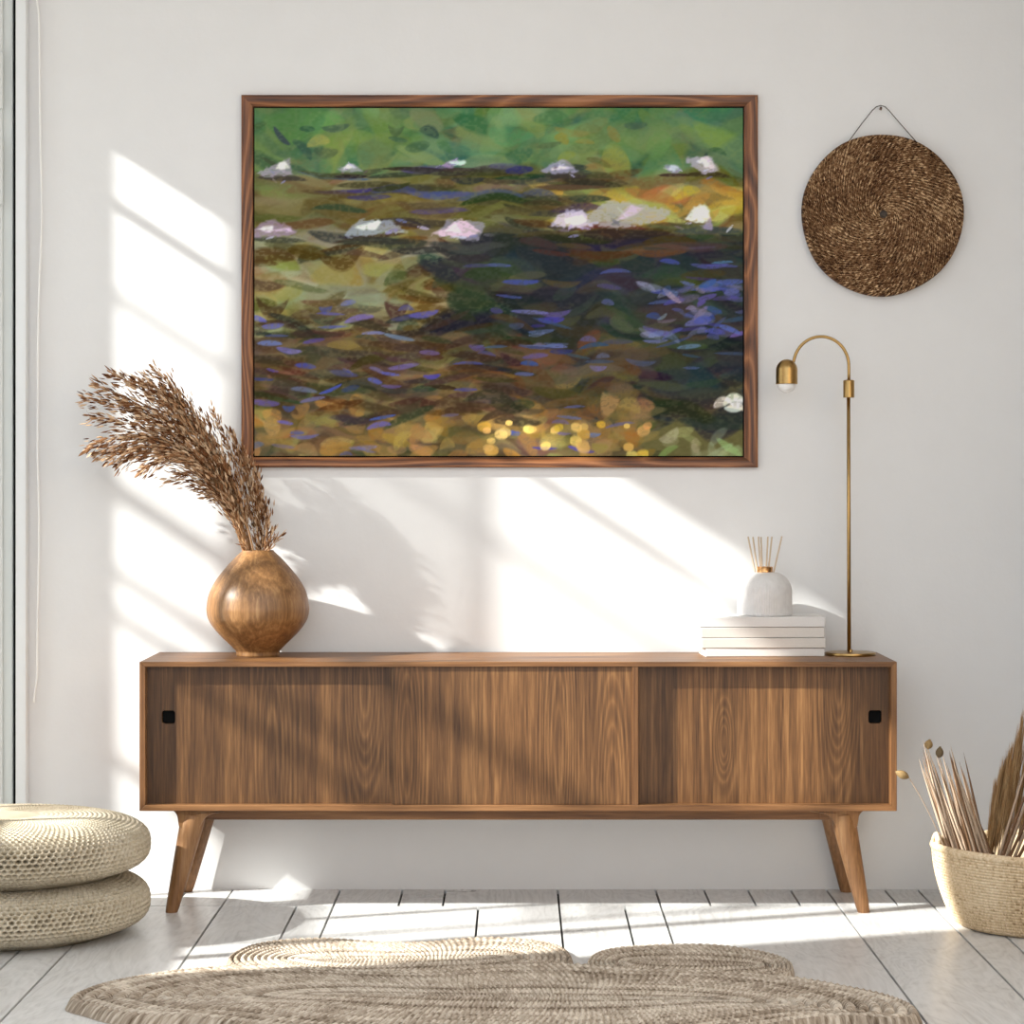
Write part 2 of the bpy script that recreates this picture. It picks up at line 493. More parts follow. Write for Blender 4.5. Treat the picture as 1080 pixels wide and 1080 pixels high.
def make_window():
    w = thing('window_1', (XL - 0.05, (WY0 + WY1) / 2, WZ0), 'tall white framed glazed garden window in left wall', None)
    w['kind'] = 'structure'
    x0, x1 = XL - 0.075, XL - 0.035
    fr = MB()
    fr.box((x0, WY0, WZ0), (x1, WY0 + 0.012, WZ1)); fr.box((x0, WY1 - 0.012, WZ0), (x1, WY1, WZ1))
    fr.box((x0, WY0, WZ1 - 0.008), (x1, WY1, WZ1)); fr.box((x0, WY0, WZ0), (x1, WY1, WZ0 + 0.05))
    fr.build('window_frame', M['paint'], w)
    bars = MB()
    def bar(yc, wd, z0=WZ0 + 0.05, z1=WZ1 - 0.008):
        bars.box((XL - 0.062, yc - wd / 2, z0), (XL - 0.042, yc + wd / 2, z1))
    bar(-0.462, 0.026); bar(-0.69, 0.022); bar(-0.96, 0.02); bar(-1.34, 0.04)
    bars.box((XL - 0.062, WY0, 2.386), (XL - 0.042, WY1, 2.412))
    bars.build('glazing_bar', M['paint'], w)
    MB().box((XL - 0.070, WY0 + 0.012, WZ0 + 0.05), (XL - 0.040, -0.97, 0.80), bevel=0.004).build('added_sun_panel', M['paint'], w)  # solid unseen sheet added to keep sun off the left floor
    g = MB(); g.box((XL - 0.0535, WY0 + 0.012, WZ0 + 0.05), (XL - 0.0505, WY1 - 0.012, WZ1 - 0.008))
    g.build('window_pane', M['glass'], w)
make_window()

def make_sun_dimmer():  # unseen sheer sheet added to dim one sunlit strip of the wall
    t = NT('sun dimming sheer')
    a = t.n('ShaderNodeBsdfTransparent'); a.inputs[0].default_value = (0.98, 0.98, 0.97, 1)
    b = t.n('ShaderNodeBsdfTranslucent'); b.inputs[0].default_value = (0.85, 0.84, 0.82, 1)
    mx = t.n('ShaderNodeMixShader'); mx.inputs[0].default_value = 0.76
    t.t.links.new(a.outputs[0], mx.inputs[1]); t.t.links.new(b.outputs[0], mx.inputs[2]); t.t.links.new(mx.outputs[0], t.out.inputs[0])
    ys = np.linspace(-0.645, -0.432, 60)
    V, fs = [], []
    for y in ys:
        x = XL + 0.045 + 0.012 * math.sin((y + 0.5) * 150)
        V += [(x, y, 1.74), (x, y, 2.70)]
    for i in range(59): fs.append((2 * i, 2 * i + 2, 2 * i + 3, 2 * i + 1))
    rod = [(XL + 0.045, -1.75, 2.71), (XL + 0.045, -0.25, 2.71)]
    c = thing('added_sun_dimmer', (XL + 0.045, -0.54, 1.74), 'added unseen sheer white curtain hanging at the garden window in the left wall', 'sun dimmer')
    obj('fabric', V, fs, t.m, c)
    MB().tube(rod, 0.009, 12).build('dimmer_rod', M['paint'], c, smooth=True)
make_sun_dimmer()

def make_sun_blocker():  # unseen, added to stop the sun patch right of the sideboard
    b = thing('added_sun_blocker', (XL + 0.03, -1.345, 2.60), 'added unseen roller blind half drawn over the top of the garden window', 'sun blocker')
    MB().tube([(XL + 0.03, -1.665, 2.60), (XL + 0.03, -1.03, 2.60)], 0.024, 20).build('roller', M['paint'], b, smooth=True)
    MB().box((XL + 0.006, -1.66, 2.325), (XL + 0.0075, -1.035, 2.60)).build('blocker_cloth', M['cord'], b)
    MB().box((XL + 0.003, -1.66, 2.31), (XL + 0.0105, -1.035, 2.328)).build('bottom_bar', M['paint'], b)
make_sun_blocker()

def make_shadow_slats():  # unseen laths added to throw soft shadow bands on wall and doors
    mb = MB()
    x = -3.6
    for z, h in ((1.98, .013), (2.36, .013), (2.47, .013), (2.686, .026), (3.19, .013)):
        mb.box((x - 0.01, -1.78, z - h), (x + 0.01, -0.78, z + h))
    for y in (-1.78, -0.78):
        mb.box((x - 0.03, y - 0.012, -0.05), (x - 0.01, y + 0.012, 3.3))
    tag(mb.build('added_shadow_slats', M['grey_wood'], loc=(x, -0.94, -0.05)), 'weathered timber trellis added unseen outside the window to band the sunlight', 'shadow slats')
make_shadow_slats()

def make_back_door():
    # narrow visible strip of a white door set in the back wall at the far left
    d = thing('door_1', (DX1, 0, 0), 'white painted door and casing at the left edge of the back wall', None)
    d['kind'] = 'structure'
    xa = P(16.2, 0, 6.165).x; xb = P(27.5, 0, 6.165).x
    MB().box((xa, -0.038, 0), (xb, -0.0005, DZ + 0.05), bevel=0.003).build('door_casing', M['paint'], d)
    x2 = P(13.4, 0, 6.19).x
    MB().box((x2, -0.003, 0), (xa, 0.03, DZ)).build('door_gap', M['black'], d)
    leaf = MB()
    leaf.box((DX0, -0.014, 0.004), (x2, 0.026, DZ - 0.004), bevel=0.003)
    leaf.box((DX0, -0.022, 0.004), (P(3.2, 0, 6.185).x, -0.0135, DZ - 0.004), bevel=0.003)
    leaf.build('door_leaf', M['paint_grey'], d)
    for za, zb in ((2.03, 2.18), (1.78, 1.95)):
        MB().box((P(-9, 0, 6.17).x, -0.032, za), (P(3.0, 0, 6.17).x, -0.0215, zb), bevel=0.004, seg=3).build('hinge', M['paint_grey'], d)
make_back_door()

# ---------------------------------------------------------------- sideboard
DF = 5.86
YS, YB = DF - DW, -0.012
s = DF / F
X0, X1 = (147 - VX) * s, (946 - VX) * s
ZT, ZB = H - (698 - VY) * s, H - (855.5 - VY) * s
def sx(px): return (px - VX) * s
def sz(py): return H - (py - VY) * s
TH, TS = 0.0125, 0.0150

def make_sideboard():
    sb = thing('sideboard', (0, (YS + YB) / 2, 0), 'long low brown wooden sideboard with sliding doors and tapered legs', 'sideboard')
    case = MB()
    # mitred shell: four boards, their front arrises eased
    def board(poly, mi):
        case.prism(poly, YS, YB, mi, bevel=0.0012)
    board([(X0, ZT), (X1, ZT), (X1 - TS, ZT - TH), (X0 + TS, ZT - TH)], 0)
    board([(X0, ZB), (X0 + TS, ZB + TS), (X1 - TS, ZB + TS), (X1, ZB)], 0)
    board([(X0, ZB), (X0, ZT), (X0 + TS, ZT - TH), (X0 + TS, ZB + TS)], 1)
    board([(X1, ZB), (X1 - TS, ZB + TS), (X1 - TS, ZT - TH), (X1, ZT)], 1)
    case.build('case', [M['case_x'], M['case_z']], sb)
    MB().box((X0 + TS, YB - 0.012, ZB + TS), (X1 - TS, YB - 0.002, ZT - TH)).build('back_panel', M['case_z'], sb)
    MB().box((sx(666.8), YS + 0.0005, ZB + TS), (sx(673.2), YB - 0.012, ZT - TH), bevel=0.001).build('divider', M['case_z'], sb)
    zt, zb = ZT - TH, ZB + TS
    def door(xa, xb, rec, hole=None):
        y0, y1 = YS + rec, YS + rec + 0.018
        if hole is None:
            return MB().box((xa, y0, zb), (xb, y1, zt), bevel=0.0008).build('sliding_door', M['door_wood'], sb)
        hx, hz, r = hole
        n = 24
        bm = bmesh.new()
        # face with a rounded square hole, by bridging the hole ring to the outline
        ring = []
        for k in range(n):
            a = 2 * math.pi * (k + 0.5) / n
            c_, s_ = math.cos(a), math.sin(a)
            q = (abs(c_) ** 7 + abs(s_) ** 7) ** (-1 / 7)
            ring.append((hx + r * q * c_, hz + r * q * s_))
        out = []
        for k in range(n):
            a = 2 * math.pi * (k + 0.5) / n
            c_, s_ = math.cos(a), math.sin(a)
            t = min(((xb if c_ > 0 else xa) - hx) / c_, ((zt if s_ > 0 else zb) - hz) / s_)
            out.append((hx + t * c_, hz + t * s_))
        corners = [(xb, zt), (xa, zt), (xa, zb), (xb, zb)]
        vr0 = [bm.verts.new((x, y0, z)) for x, z in ring]; vr1 = [bm.verts.new((x, y1, z)) for x, z in ring]
        vo0 = [bm.verts.new((x, y0, z)) for x, z in out]; vo1 = [bm.verts.new((x, y1, z)) for x, z in out]
        vc0 = [bm.verts.new((x, y0, z)) for x, z in corners]; vc1 = [bm.verts.new((x, y1, z)) for x, z in corners]
        cang = [math.atan2(z - hz, x - hx) % (2 * math.pi) for x, z in corners]
        for k in range(n):
            k2 = (k + 1) % n
            a0 = 2 * math.pi * (k + 0.5) / n; a1 = a0 + 2 * math.pi / n
            mid0 = mid1 = None
            for ci, ca in enumerate(cang):
                if a0 < ca < a1 or a0 < ca + 2 * math.pi < a1:
                    mid0, mid1 = vc0[ci], vc1[ci]
            if mid0:
                bm.faces.new((vr0[k], vr0[k2], vo0[k2], mid0, vo0[k])); bm.faces.new((vr1[k], vo1[k], mid1, vo1[k2], vr1[k2]))
                bm.faces.new((vo0[k], mid0, mid1, vo1[k])); bm.faces.new((mid0, vo0[k2], vo1[k2], mid1))
            else:
                bm.faces.new((vr0[k], vr0[k2], vo0[k2], vo0[k])); bm.faces.new((vr1[k], vo1[k], vo1[k2], vr1[k2]))
                bm.faces.new((vo0[k], vo0[k2], vo1[k2], vo1[k]))
            bm.faces.new((vr0[k], vr1[k], vr1[k2], vr0[k2]))
        bmesh.ops.recalc_face_normals(bm, faces=bm.faces[:])
        d = MB().bm(bm).build('sliding_door', M['door_wood'], sb)
        p = MB()
        p.box((hx - r * 1.25, y1 - 0.004, hz - r * 1.25), (hx + r * 1.25, y1 + 0.001, hz + r * 1.25))
        tag(p.build('finger_pull', M['black'], d), 'black square finger pull')
        return d
    door(X0 + TS, sx(415), 0.0265, (sx(176), sz(757.5), 0.0165))
    door(sx(413), sx(666.8), 0.0205 - 0.013)
    door(sx(673.2), X1 - TS, 0.032, (sx(925), sz(757.5), 0.0165))
    # base: recessed rails and four tapered legs with shaped heads
    rail = MB()
    zr = sz(868.5)
    rail.box((sx(205), YS + 0.062, zr), (sx(878), YS + 0.084, ZB), bevel=0.002)
    rail.box((sx(205), YB - 0.085, zr), (sx(878), YB - 0.063, ZB), bevel=0.002)
    rail.box((sx(205), YS + 0.06, zr), (sx(216), YB - 0.06, ZB), bevel=0.002)
    rail.box((sx(868), YS + 0.06, zr), (sx(878), YB - 0.06, ZB), bevel=0.002)
    rail.build('base_rail', M['case_x'], sb)
    def leg(sgn, front):
        c = 545.8 + 0.7
        def mx(px): return sx(px) if sgn < 0 else sx(2 * 546.5 - px)
        yh0 = YS + 0.018 if front else YB - 0.062
        yh1 = yh0 + 0.046
        yt = (yh0 + yh1) / 2
        D_foot = 5.877 if front else 6.168
        foot_px = (180.8 if front else 196.8) if sgn < 0 else (911 if front else 892.6)
        foot = Vector(((foot_px - VX) * D_foot / F, D_foot - DW, 0.0))
        tx = mx(200.0); tz = sz(871)
        top = Vector((tx, yt, tz))
        mb = MB()
        ax = (top - foot)
        pts, rads = [], []
        for k in range(15):
            q = k / 14
            pts.append(foot + ax * q + Vector((0, 0, 0)))
            rads.append(0.0152 + (0.0300 - 0.0152) * (q ** 0.9))
        pts.append(top + ax.normalized() * 0.02); rads.append(0.0298)
        mb.tube(pts, rads, 28)
        # flatten the foot onto the floor
        for v in mb.v:
            if v.z < 0.004: v.z = 0.0
        poly = [(mx(180), ZB), (mx(183.5), sz(858.2)), (mx(185.8), sz(862)), (mx(186.6), sz(868)), (mx(187.4), sz(873)),
                (mx(192), sz(876)), (mx(206), sz(876)), (mx(210.5), sz(872)), (mx(213), sz(867)), (mx(217), sz(862.4)), (mx(224), sz(859.2)), (mx(237), sz(857.2)), (mx(240), ZB)]
        if sgn > 0: poly = poly[::-1]
        mb.prism(poly, yh0, yh1, bevel=0.003)
        mb.build('leg', M['leg_wood'], sb, angle=40)
    for sgn in (-1, 1):
        for fr in (True, False):
            leg(sgn, fr)
make_sideboard()

# ---------------------------------------------------------------- picture (a generic stand-in in the same colours)
def paint_canvas(W, Hh):
    r = np.random.default_rng(5)
    yy, xx = np.mgrid[0:Hh, 0:W].astype(np.float32)
    def smooth_noise(cx, cy):
        g = r.random((cy + 2, cx + 2)).astype(np.float32)
        fx = xx / W * cx; fy = yy / Hh * cy
        ix = fx.astype(int); iy = fy.astype(int); tx = fx - ix; ty = fy - iy
        tx = tx * tx * (3 - 2 * tx); ty = ty * ty * (3 - 2 * ty)
        return (g[iy, ix] * (1 - tx) + g[iy, ix + 1] * tx) * (1 - ty) + (g[iy + 1, ix] * (1 - tx) + g[iy + 1, ix + 1] * tx) * ty
    img = np.zeros((Hh, W, 3), np.float32)
    img[:] = (92, 88, 52)
    grain = smooth_noise(W // 3, Hh // 2)
    warp = smooth_noise(14, 10)
    def stroke(u, v, L, wd, ang, col, alpha=0.8, bend=0.0, dry=0.5, taper=True):
        cx, cy = u * W, v * Hh
        L *= W; wd *= W
        R = int(L / 2 + wd + 3)
        x0, x1 = max(0, int(cx) - R), min(W, int(cx) + R + 1)
        y0, y1 = max(0, int(cy) - R), min(Hh, int(cy) + R + 1)
        if x1 <= x0 or y1 <= y0: return
        X = xx[y0:y1, x0:x1] - cx; Y = yy[y0:y1, x0:x1] - cy
        ca, sa = math.cos(ang), math.sin(ang)
        a = (X * ca + Y * sa) / (L / 2)
        b = (-X * sa + Y * ca) + bend * wd * (a * a - 0.3) * 0.8 + (warp[y0:y1, x0:x1] - 0.5) * wd * 1.6
        w = wd * (1 - 0.75 * np.abs(np.clip(a, -1, 1)) ** 2.2) if taper else wd * np.sqrt(np.clip(1.05 - a * a, 0.01, 1))
        d = np.abs(b) / np.maximum(w, 0.3)
        m = np.clip((1.05 - d) * 2.2, 0, 1) * np.clip((1.05 - np.abs(a)) * 5, 0, 1)
        m = m * (1 - dry * (grain[y0:y1, x0:x1] > 0.62))
        m = (m * alpha)[..., None]
        img[y0:y1, x0:x1] = img[y0:y1, x0:x1] * (1 - m) + np.array(col, np.float32) * m
    def pick(cols): 
        c = np.array(cols[r.integers(len(cols))], np.float32)
        return np.clip(c + r.normal(0, 7, 3) + r.normal(0, 7), 0, 255)
    def field(n, ub, vb, cols, L, wd, alpha=(0.4, 0.8), ang=0.18, bend=0.6, dry=0.3, keep=None):
        for _ in range(n):
            u, v = r.uniform(*ub), r.uniform(*vb)
            if keep is not None and r.random() > keep(u, v): continue
            stroke(u, v, r.uniform(*L), r.uniform(*wd), r.normal(0, ang), pick(cols), r.uniform(*alpha), r.normal(0, bend), dry)
    greens = [(74, 108, 70), (96, 122, 66), (62, 104, 84), (116, 130, 74), (84, 112, 60), (52, 88, 70), (110, 138, 96)]
    field(420, (-.05, 1.05), (-.05, .24), greens, (.05, .16), (.015, .035), (.3, .7), .5)
    field(30, (0, 1), (.05, .2), [(70, 76, 44), (48, 70, 62), (132, 130, 62)], (.03, .08), (.006, .014), (.4, .8), .4)
    mids = [(104, 102, 62), (86, 80, 40), (120, 118, 80), (74, 66, 34), (98, 84, 40)]
    field(420, (-.05, 1.05), (.2, .42), mids, (.06, .18), (.01, .024), (.4, .8), .12)
    olive = [(132, 134, 108), (142, 146, 124), (122, 124, 92), (122, 108, 56), (84, 80, 46), (138, 128, 74), (114, 112, 76)]
    field(420, (-.05, .6), (.38, .72), olive, (.06, .15), (.012, .03), (.4, .8), .15, keep=lambda u, v: 1 - max(0, (u - .35) / .3))
    field(60, (0, .5), (.4, .7), [(66, 54, 24), (80, 58, 26), (56, 60, 36), (70, 48, 26)], (.05, .12), (.008, .018), (.5, .85), .2, 1.0)
    navy = [(34, 36, 44), (40, 44, 42), (46, 48, 36), (30, 32, 44), (52, 54, 40), (38, 46, 48)]
    field(700, (.36, 1.05), (.38, .92), navy, (.07, .2), (.012, .032), (.5, .85), .15, keep=lambda u, v: min(1, max(0, (u - .34) / .22)) * (1 if v < .8 else .35))
    field(60, (.5, 1), (.4, .85), [(58, 64, 40), (78, 74, 42), (46, 62, 48)], (.05, .12), (.008, .018), (.3, .6), .15)
    brown = [(84, 66, 40), (68, 54, 34), (98, 78, 48), (54, 48, 38), (110, 90, 56), (80, 70, 52)]
    field(650, (-.05, .8), (.66, 1.05), brown, (.05, .14), (.01, .024), (.4, .8), .2, keep=lambda u, v: 1 - .7 * max(0, (u - .5) / .3))
    field(150, (-.02, .8), (.84, 1.03), [(146, 112, 50), (160, 128, 70), (122, 96, 52), (150, 104, 50), (132, 112, 66)], (.03, .07), (.01, .02), (.4, .75), .4)
    field(150, (.0, .55), (.6, .9), [(52, 42, 28), (44, 40, 34), (60, 40, 22)], (.05, .12), (.006, .012), (.4, .8), .18)
    field(75, (.0, .75), (.55, 1.0), [(66, 68, 138), (78, 82, 150), (54, 58, 112), (92, 92, 140)], (.025, .07), (.003, .008), (.5, .9), .15)
    field(40, (.45, 1.0), (.4, .75), [(62, 70, 136), (52, 60, 104), (86, 96, 150)], (.03, .09), (.003, .007), (.5, .85), .1)
    field(60, (.8, 1.0), (.5, .66), [(88, 92, 150), (120, 118, 146), (70, 78, 150)], (.02, .06), (.004, .010), (.4, .85), .3)
    # warm bank on the right, dark water lines between the two pale courses
    field(48, (.58, 1.02), (.23, .32), [(168, 148, 64), (186, 156, 62), (160, 116, 50), (146, 144, 78), (180, 172, 104)], (.05, .12), (.01, .022), (.45, .8), .22)
    field(60, (.15, .7), (.17, .30), [(50, 52, 34), (38, 44, 40), (64, 56, 34), (60, 62, 108)], (.06, .16), (.005, .011), (.5, .85), .06)
    field(50, (.1, 1), (.33, .43), [(44, 42, 32), (36, 40, 46), (84, 58, 28), (66, 52, 28)], (.06, .16), (.006, .013), (.5, .85), .08)
    # loose pale dabs, two broken courses, placed at random
    def poly(u, v, w, h, col, alpha, flat=0.35, n=7):
        cx, cy = u * W, v * Hh
        w *= W; h *= W
        a = np.sort(r.uniform(0, 2 * np.pi, n))
        X = xx - cx + (warp - .5) * w * .7; Y = yy - cy + (grain - .5) * h * .18
        px_ = np.cos(a) * w * r.uniform(.75, 1.0, n); py_ = np.sin(a) * h * np.where(np.sin(a) > 0, flat, 1.0) * r.uniform(.75, 1, n)
        m = np.ones_like(xx)
        for k in range(n):
            x0, y0, x1, y1 = px_[k], py_[k], px_[(k + 1) % n], py_[(k + 1) % n]
            d = (x1 - x0) * (Y - y0) - (y1 - y0) * (X - x0)
            m = m * np.clip(d / (math.hypot(x1 - x0, y1 - y0) + 1e-3) * 0.42 + .5, 0, 1)
        m = (m * alpha * (1 - .3 * np.clip((grain - .55) * 4, 0, 1)))[..., None]
        img[:] = img * (1 - m) + np.array(col, np.float32) * m
    def pale(u, v, sz):
        stroke(u + .006, v + sz * .42, sz * 2.2, sz * .16, .02, pick([(44, 40, 34), (52, 44, 40)]), .8, 0, .3)
        h = sz * r.uniform(.5, .8)
        poly(u, v, sz, h, pick([(150, 142, 172), (164, 154, 176), (140, 134, 160)]), .8)
        poly(u - sz * r.uniform(-.2, .25), v - h * .22, sz * .72, h * .7, pick([(206, 202, 216), (222, 218, 222), (196, 190, 212)]), .9)
        poly(u - sz * r.uniform(-.2, .3), v - h * .35, sz * .4, h * .45, pick([(234, 232, 232), (228, 226, 234)]), .85)
        for k in range(4):
            stroke(u + r.normal(0, sz * .5), v + r.normal(0, h * .4), sz * r.uniform(.2, .4), sz * .05, r.normal(0, .5), pick([(128, 122, 170), (180, 174, 204), (120, 106, 120)]), .7)
    u = .05
    while u < .97:
        pale(u, .175 + r.normal(0, .014), r.uniform(.024, .055)); u += r.choice([.07, .10, .14, .22])
    u = .04
    while u < 1:
        pale(u, .345 + r.normal(0, .02), r.uniform(.045, .095)); u += r.choice([.10, .14, .17, .22])
    for _ in range(26):
        u, v = r.uniform(.45, .85), r.uniform(.90, .985)
        q = r.uniform(.006, .014)
        stroke(u, v, q * 2.2, q, 0, pick([(206, 168, 66), (196, 158, 86), (220, 190, 100)]), .8, 0, .2, False)
    field(14, (.84, 1.0), (.93, 1.0), [(132, 148, 92), (150, 160, 122)], (.03, .07), (.008, .016), (.4, .7), .8)
    field(5, (.93, .99), (.83, .88), [(234, 232, 226)], (.03, .06), (.006, .012), (.7, .9), .3)
    img += (grain[..., None] - 0.5) * 9
    c = np.clip(img / 255, 0, 1)
    return np.clip(np.where(c <= 0.04045, c / 12.92, ((c + 0.055) / 1.055) ** 2.4) * 1.33, 0, 0.85)

def make_picture():
    Dp = 6.187
    a, b = P(254.5, 100, Dp), P(799.5, 493, Dp)
    xo0, xo1, zo0, zo1 = a.x, b.x, b.z, a.z
    pic = thing('framed_picture', ((xo0 + xo1) / 2, -0.001, zo0), 'large brown wood framed painting of a green and brown stream on the white wall', 'picture')
    w = 0.0300
    yf, yi, yb = Dp - DW, Dp - DW + 0.005, -0.0005
    mb = MB()
    def member(o0, o1, i0, i1, mi):
        # outer corners o0,o1 ; inner corners i0,i1 in (x, z); sloped face towards the canvas
        def L(p, q, t): return (p[0] + (q[0] - p[0]) * t, p[1] + (q[1] - p[1]) * t)
        prof = [(0.0, yb), (0.0, yf + 0.002), (0.06, yf + 0.0005), (0.18, yf), (0.62, yf + 0.001), (0.94, yi), (1.0, yi + 0.0015), (1.0, yb)]
        vs = []
        for t, y in prof:
            p = L(o0, i0, t); vs.append((p[0], y, p[1]))
        for t, y in prof:
            p = L(o1, i1, t); vs.append((p[0], y, p[1]))
        n = len(prof)
        fs = [(k, k + 1, n + k + 1, n + k) for k in range(n - 1)] + [tuple(range(n - 1, -1, -1)), tuple(range(n, 2 * n))]
        mb.add(vs, fs, mi)
    O = [(xo0, zo0), (xo1, zo0), (xo1, zo1), (xo0, zo1)]
    I = [(xo0 + w, zo0 + w * 0.88), (xo1 - w * 1.18, zo0 + w * 0.88), (xo1 - w * 1.18, zo1 - w), (xo0 + w, zo1 - w)]
    member(O[0], O[1], I[0], I[1], 0); member(O[1], O[2], I[1], I[2], 1)
    member(O[2], O[3], I[2], I[3], 0); member(O[3], O[0], I[3], I[0], 1)
    mb.build('frame', [M['frame_x'], M['frame_z']], pic)
    ln = MB(); ln.box((I[0][0] - 0.002, yi + 0.0075, I[0][1] - 0.002), (I[1][0] + 0.002, yi + 0.0095, I[2][1] + 0.002))
    ln.build('backing', M['black'], pic)
    g = 0.0036
    x0, x1, z0, z1 = I[0][0] + g, I[1][0] - g, I[0][1] + g, I[2][1] - g
    W_, H_ = 500, 360
    img = paint_canvas(W_, H_)
    t = NT('painted canvas')
    at = t.n('ShaderNodeAttribute', attribute_name='paint')
    nz = t.noise(t.coord('Object'), 420, 2)
    t.principled(at.outputs['Color'], 0.75, spec=0.15, normal=t.bump(nz, 0.12, 0.001))
    yc = yi + 0.0015
    X, Z = np.meshgrid(np.linspace(x0, x1, W_), np.linspace(z1, z0, H_), indexing='ij')
    V = np.stack([X, np.full_like(X, yc), Z], -1).reshape(-1, 3)
    C = np.concatenate([img.transpose(1, 0, 2).reshape(-1, 3), np.ones((W_ * H_, 1))], 1)
    fs = grid_faces(W_, H_, False)
    # turned edges give the canvas its thickness
    n0 = len(V)
    edge = [(x0, z1), (x1, z1), (x1, z0), (x0, z0)]
    V = np.concatenate([V, np.array([(x, yc + 0.0055, z) for x, z in edge])])
    C = np.concatenate([C, np.tile(np.array([[0.05, 0.05, 0.04, 1]]), (4, 1))])
    ci = [0, (W_ - 1) * H_, W_ * H_ - 1, H_ - 1]
    for k in range(4):
        k2 = (k + 1) % 4
        fs.append([ci[k], n0 + k, n0 + k2, ci[k2]])
    fs = [f[::-1] for f in fs]
    obj('canvas', V, fs, t.m, pic, smooth=False, colors=C)
make_picture()

# ---------------------------------------------------------------- woven wall disc
def make_disc():
    c = P(931, 226.5, 6.178)
    R = 85.6 * 6.178 / F
    d = thing('wall_basket_disc', (c.x, -0.001, c.z), 'round dark brown woven disc hanging by a thin string from a nail', 'wall decoration')
    nu, rows, per = 900, 30, 5
    nv = rows * per + 1
    th = np.linspace(0, 2 * np.pi, nu, endpoint=False)
    t = np.linspace(0.0, 1.0, nv)
    TH_, T = np.meshgrid(th, t, indexing='ij')
    row = T * rows
    ri = np.floor(np.clip(row, 0, rows - 1e-4)); fv = row - ri
    cells = np.maximum(6, np.round(2 * np.pi * R * (ri + .5) / rows / 0.0115))
    ph = TH_ / (2 * np.pi) * cells + ri * 0.37
    fu = ph - np.floor(ph)
    twist = np.abs(((fu + fv * 0.8) % 1.0) - 0.5) * 2
    hgt = 0.0021 * np.sqrt(np.clip(1 - (2 * fv - 1) ** 2, 0, 1)) + 0.0016 * twist
    rim = np.clip((T - 0.93) / 0.02, 0, 1)
    dome = 0.012 * (1 - T ** 2)
    rimh = 0.009 * rim
    edge = np.clip((T - 0.985) / 0.015, 0, 1)
    wob = 1 + 0.006 * np.sin(TH_ * 3 + 1) + 0.004 * np.sin(TH_ * 7)
    r = R * T * wob
    y = c.y - (dome + hgt * (1 - edge) + rimh * (1 - edge ** 2)) + edge * 0.012
    y = y + 0.004 * np.exp(-(T / 0.05) ** 2) * 1.5
    V = np.stack([c.x + r * np.cos(TH_), y, c.z + r * np.sin(TH_)], -1).reshape(-1, 3)
    U = np.stack([np.floor(ph) + fu * 0.6, ri * 1.7 + twist * .5, ri + 0.02 + 0.96 * twist], -1).reshape(-1, 3)
    fs = grid_faces(nu, nv)
    n0 = len(V)
    back = np.stack([c.x + R * .97 * np.cos(th), np.full(nu, -0.002), c.z + R * .97 * np.sin(th)], -1)
    V = np.concatenate([V, back]); U = np.concatenate([U, np.zeros((nu, 3))])
    for i in range(nu):
        i2 = (i + 1) % nu
        fs.append([i * nv + nv - 1, i2 * nv + nv - 1, n0 + i2, n0 + i])
    obj('woven_face', V, [f[::-1] for f in fs], M['disc'], d, uvs=U)
    MB().tube([Vector((c.x, c.y - 0.012, c.z)), Vector((c.x, c.y - 0.0205, c.z)), Vector((c.x, c.y - 0.022, c.z))], [0.010, 0.009, 0.004], 20).build('centre_knot', M['string'], d, smooth=True)
    pts = [P(889, 158, 6.19)] + [P(x, y, 6.19) for x, y in ((896, 148), (910, 129), (920, 116.5))]
    arc = [P(924.5, 112.6, 6.188), P(929, 111.2, 6.186), P(933.5, 112.6, 6.188)]
    pts2 = [P(x, y, 6.19) for x, y in ((938, 117), (950, 131), (965, 148))] + [P(972, 156, 6.19)]
    MB().tube(pts + arc + pts2, 0.0011, 8).build('hanging_string', M['string'], d, smooth=True)
    n = P(928.6, 114.6, 6.19)
    mb = MB()
    mb.tube([Vector((n.x, 0.01, n.z + .001)), Vector((n.x, -0.019, n.z)), Vector((n.x, -0.022, n.z + 0.001))], [0.0018, 0.0018, 0.0032], 10)
    mb.tube([Vector((n.x, -0.0215, n.z + 0.001)), Vector((n.x, -0.0215, n.z - 0.006))], [0.0028, 0.0012], 8)
    o = mb.build('nail', M['nail'], smooth=True, loc=(n.x, -0.002, n.z))
    tag(o, 'small dark nail in the wall holding the string of the woven disc', 'nail')
make_disc()

# ---------------------------------------------------------------- white cord by the door
def make_cord():
    pts = [P(x, y, 6.18) for x, y in ((38.5, -30), (39, 0), (41.2, 20), (41.6, 60), (42, 110), (43, 170), (44, 215), (43.6, 250), (41.5, 300), (40.2, 350), (39.8, 430), (39.6, 480), (41, 540), (40.8, 600), (39.6, 650), (39.2, 700), (38.6, 716), (36.8, 730), (35.6, 741))]
    # carry it up to a hook near the ceiling
    pts = [Vector((pts[0].x - 0.004, pts[0].y, ZC - 0.002))] + pts
    sm = []
    for i in range(len(pts) - 1):
        p0, p1, p2, p3 = pts[max(i - 1, 0)], pts[i], pts[i + 1], pts[min(i + 2, len(pts) - 1)]
        for k in range(4):
            t = k / 4
            sm.append(0.5 * ((2 * p1) + (p2 - p0) * t + (2 * p0 - 5 * p1 + 4 * p2 - p3) * t * t + (3 * p1 - p0 - 3 * p2 + p3) * t ** 3))
    sm.append(pts[-1])
    o = MB().tube(sm, 0.0028, 8).build('hanging_cord', M['cord'], smooth=True, loc=tuple(pts[-1]))
    tag(o, 'thin white cord hanging down the wall beside the white door casing', 'cord')
make_cord()

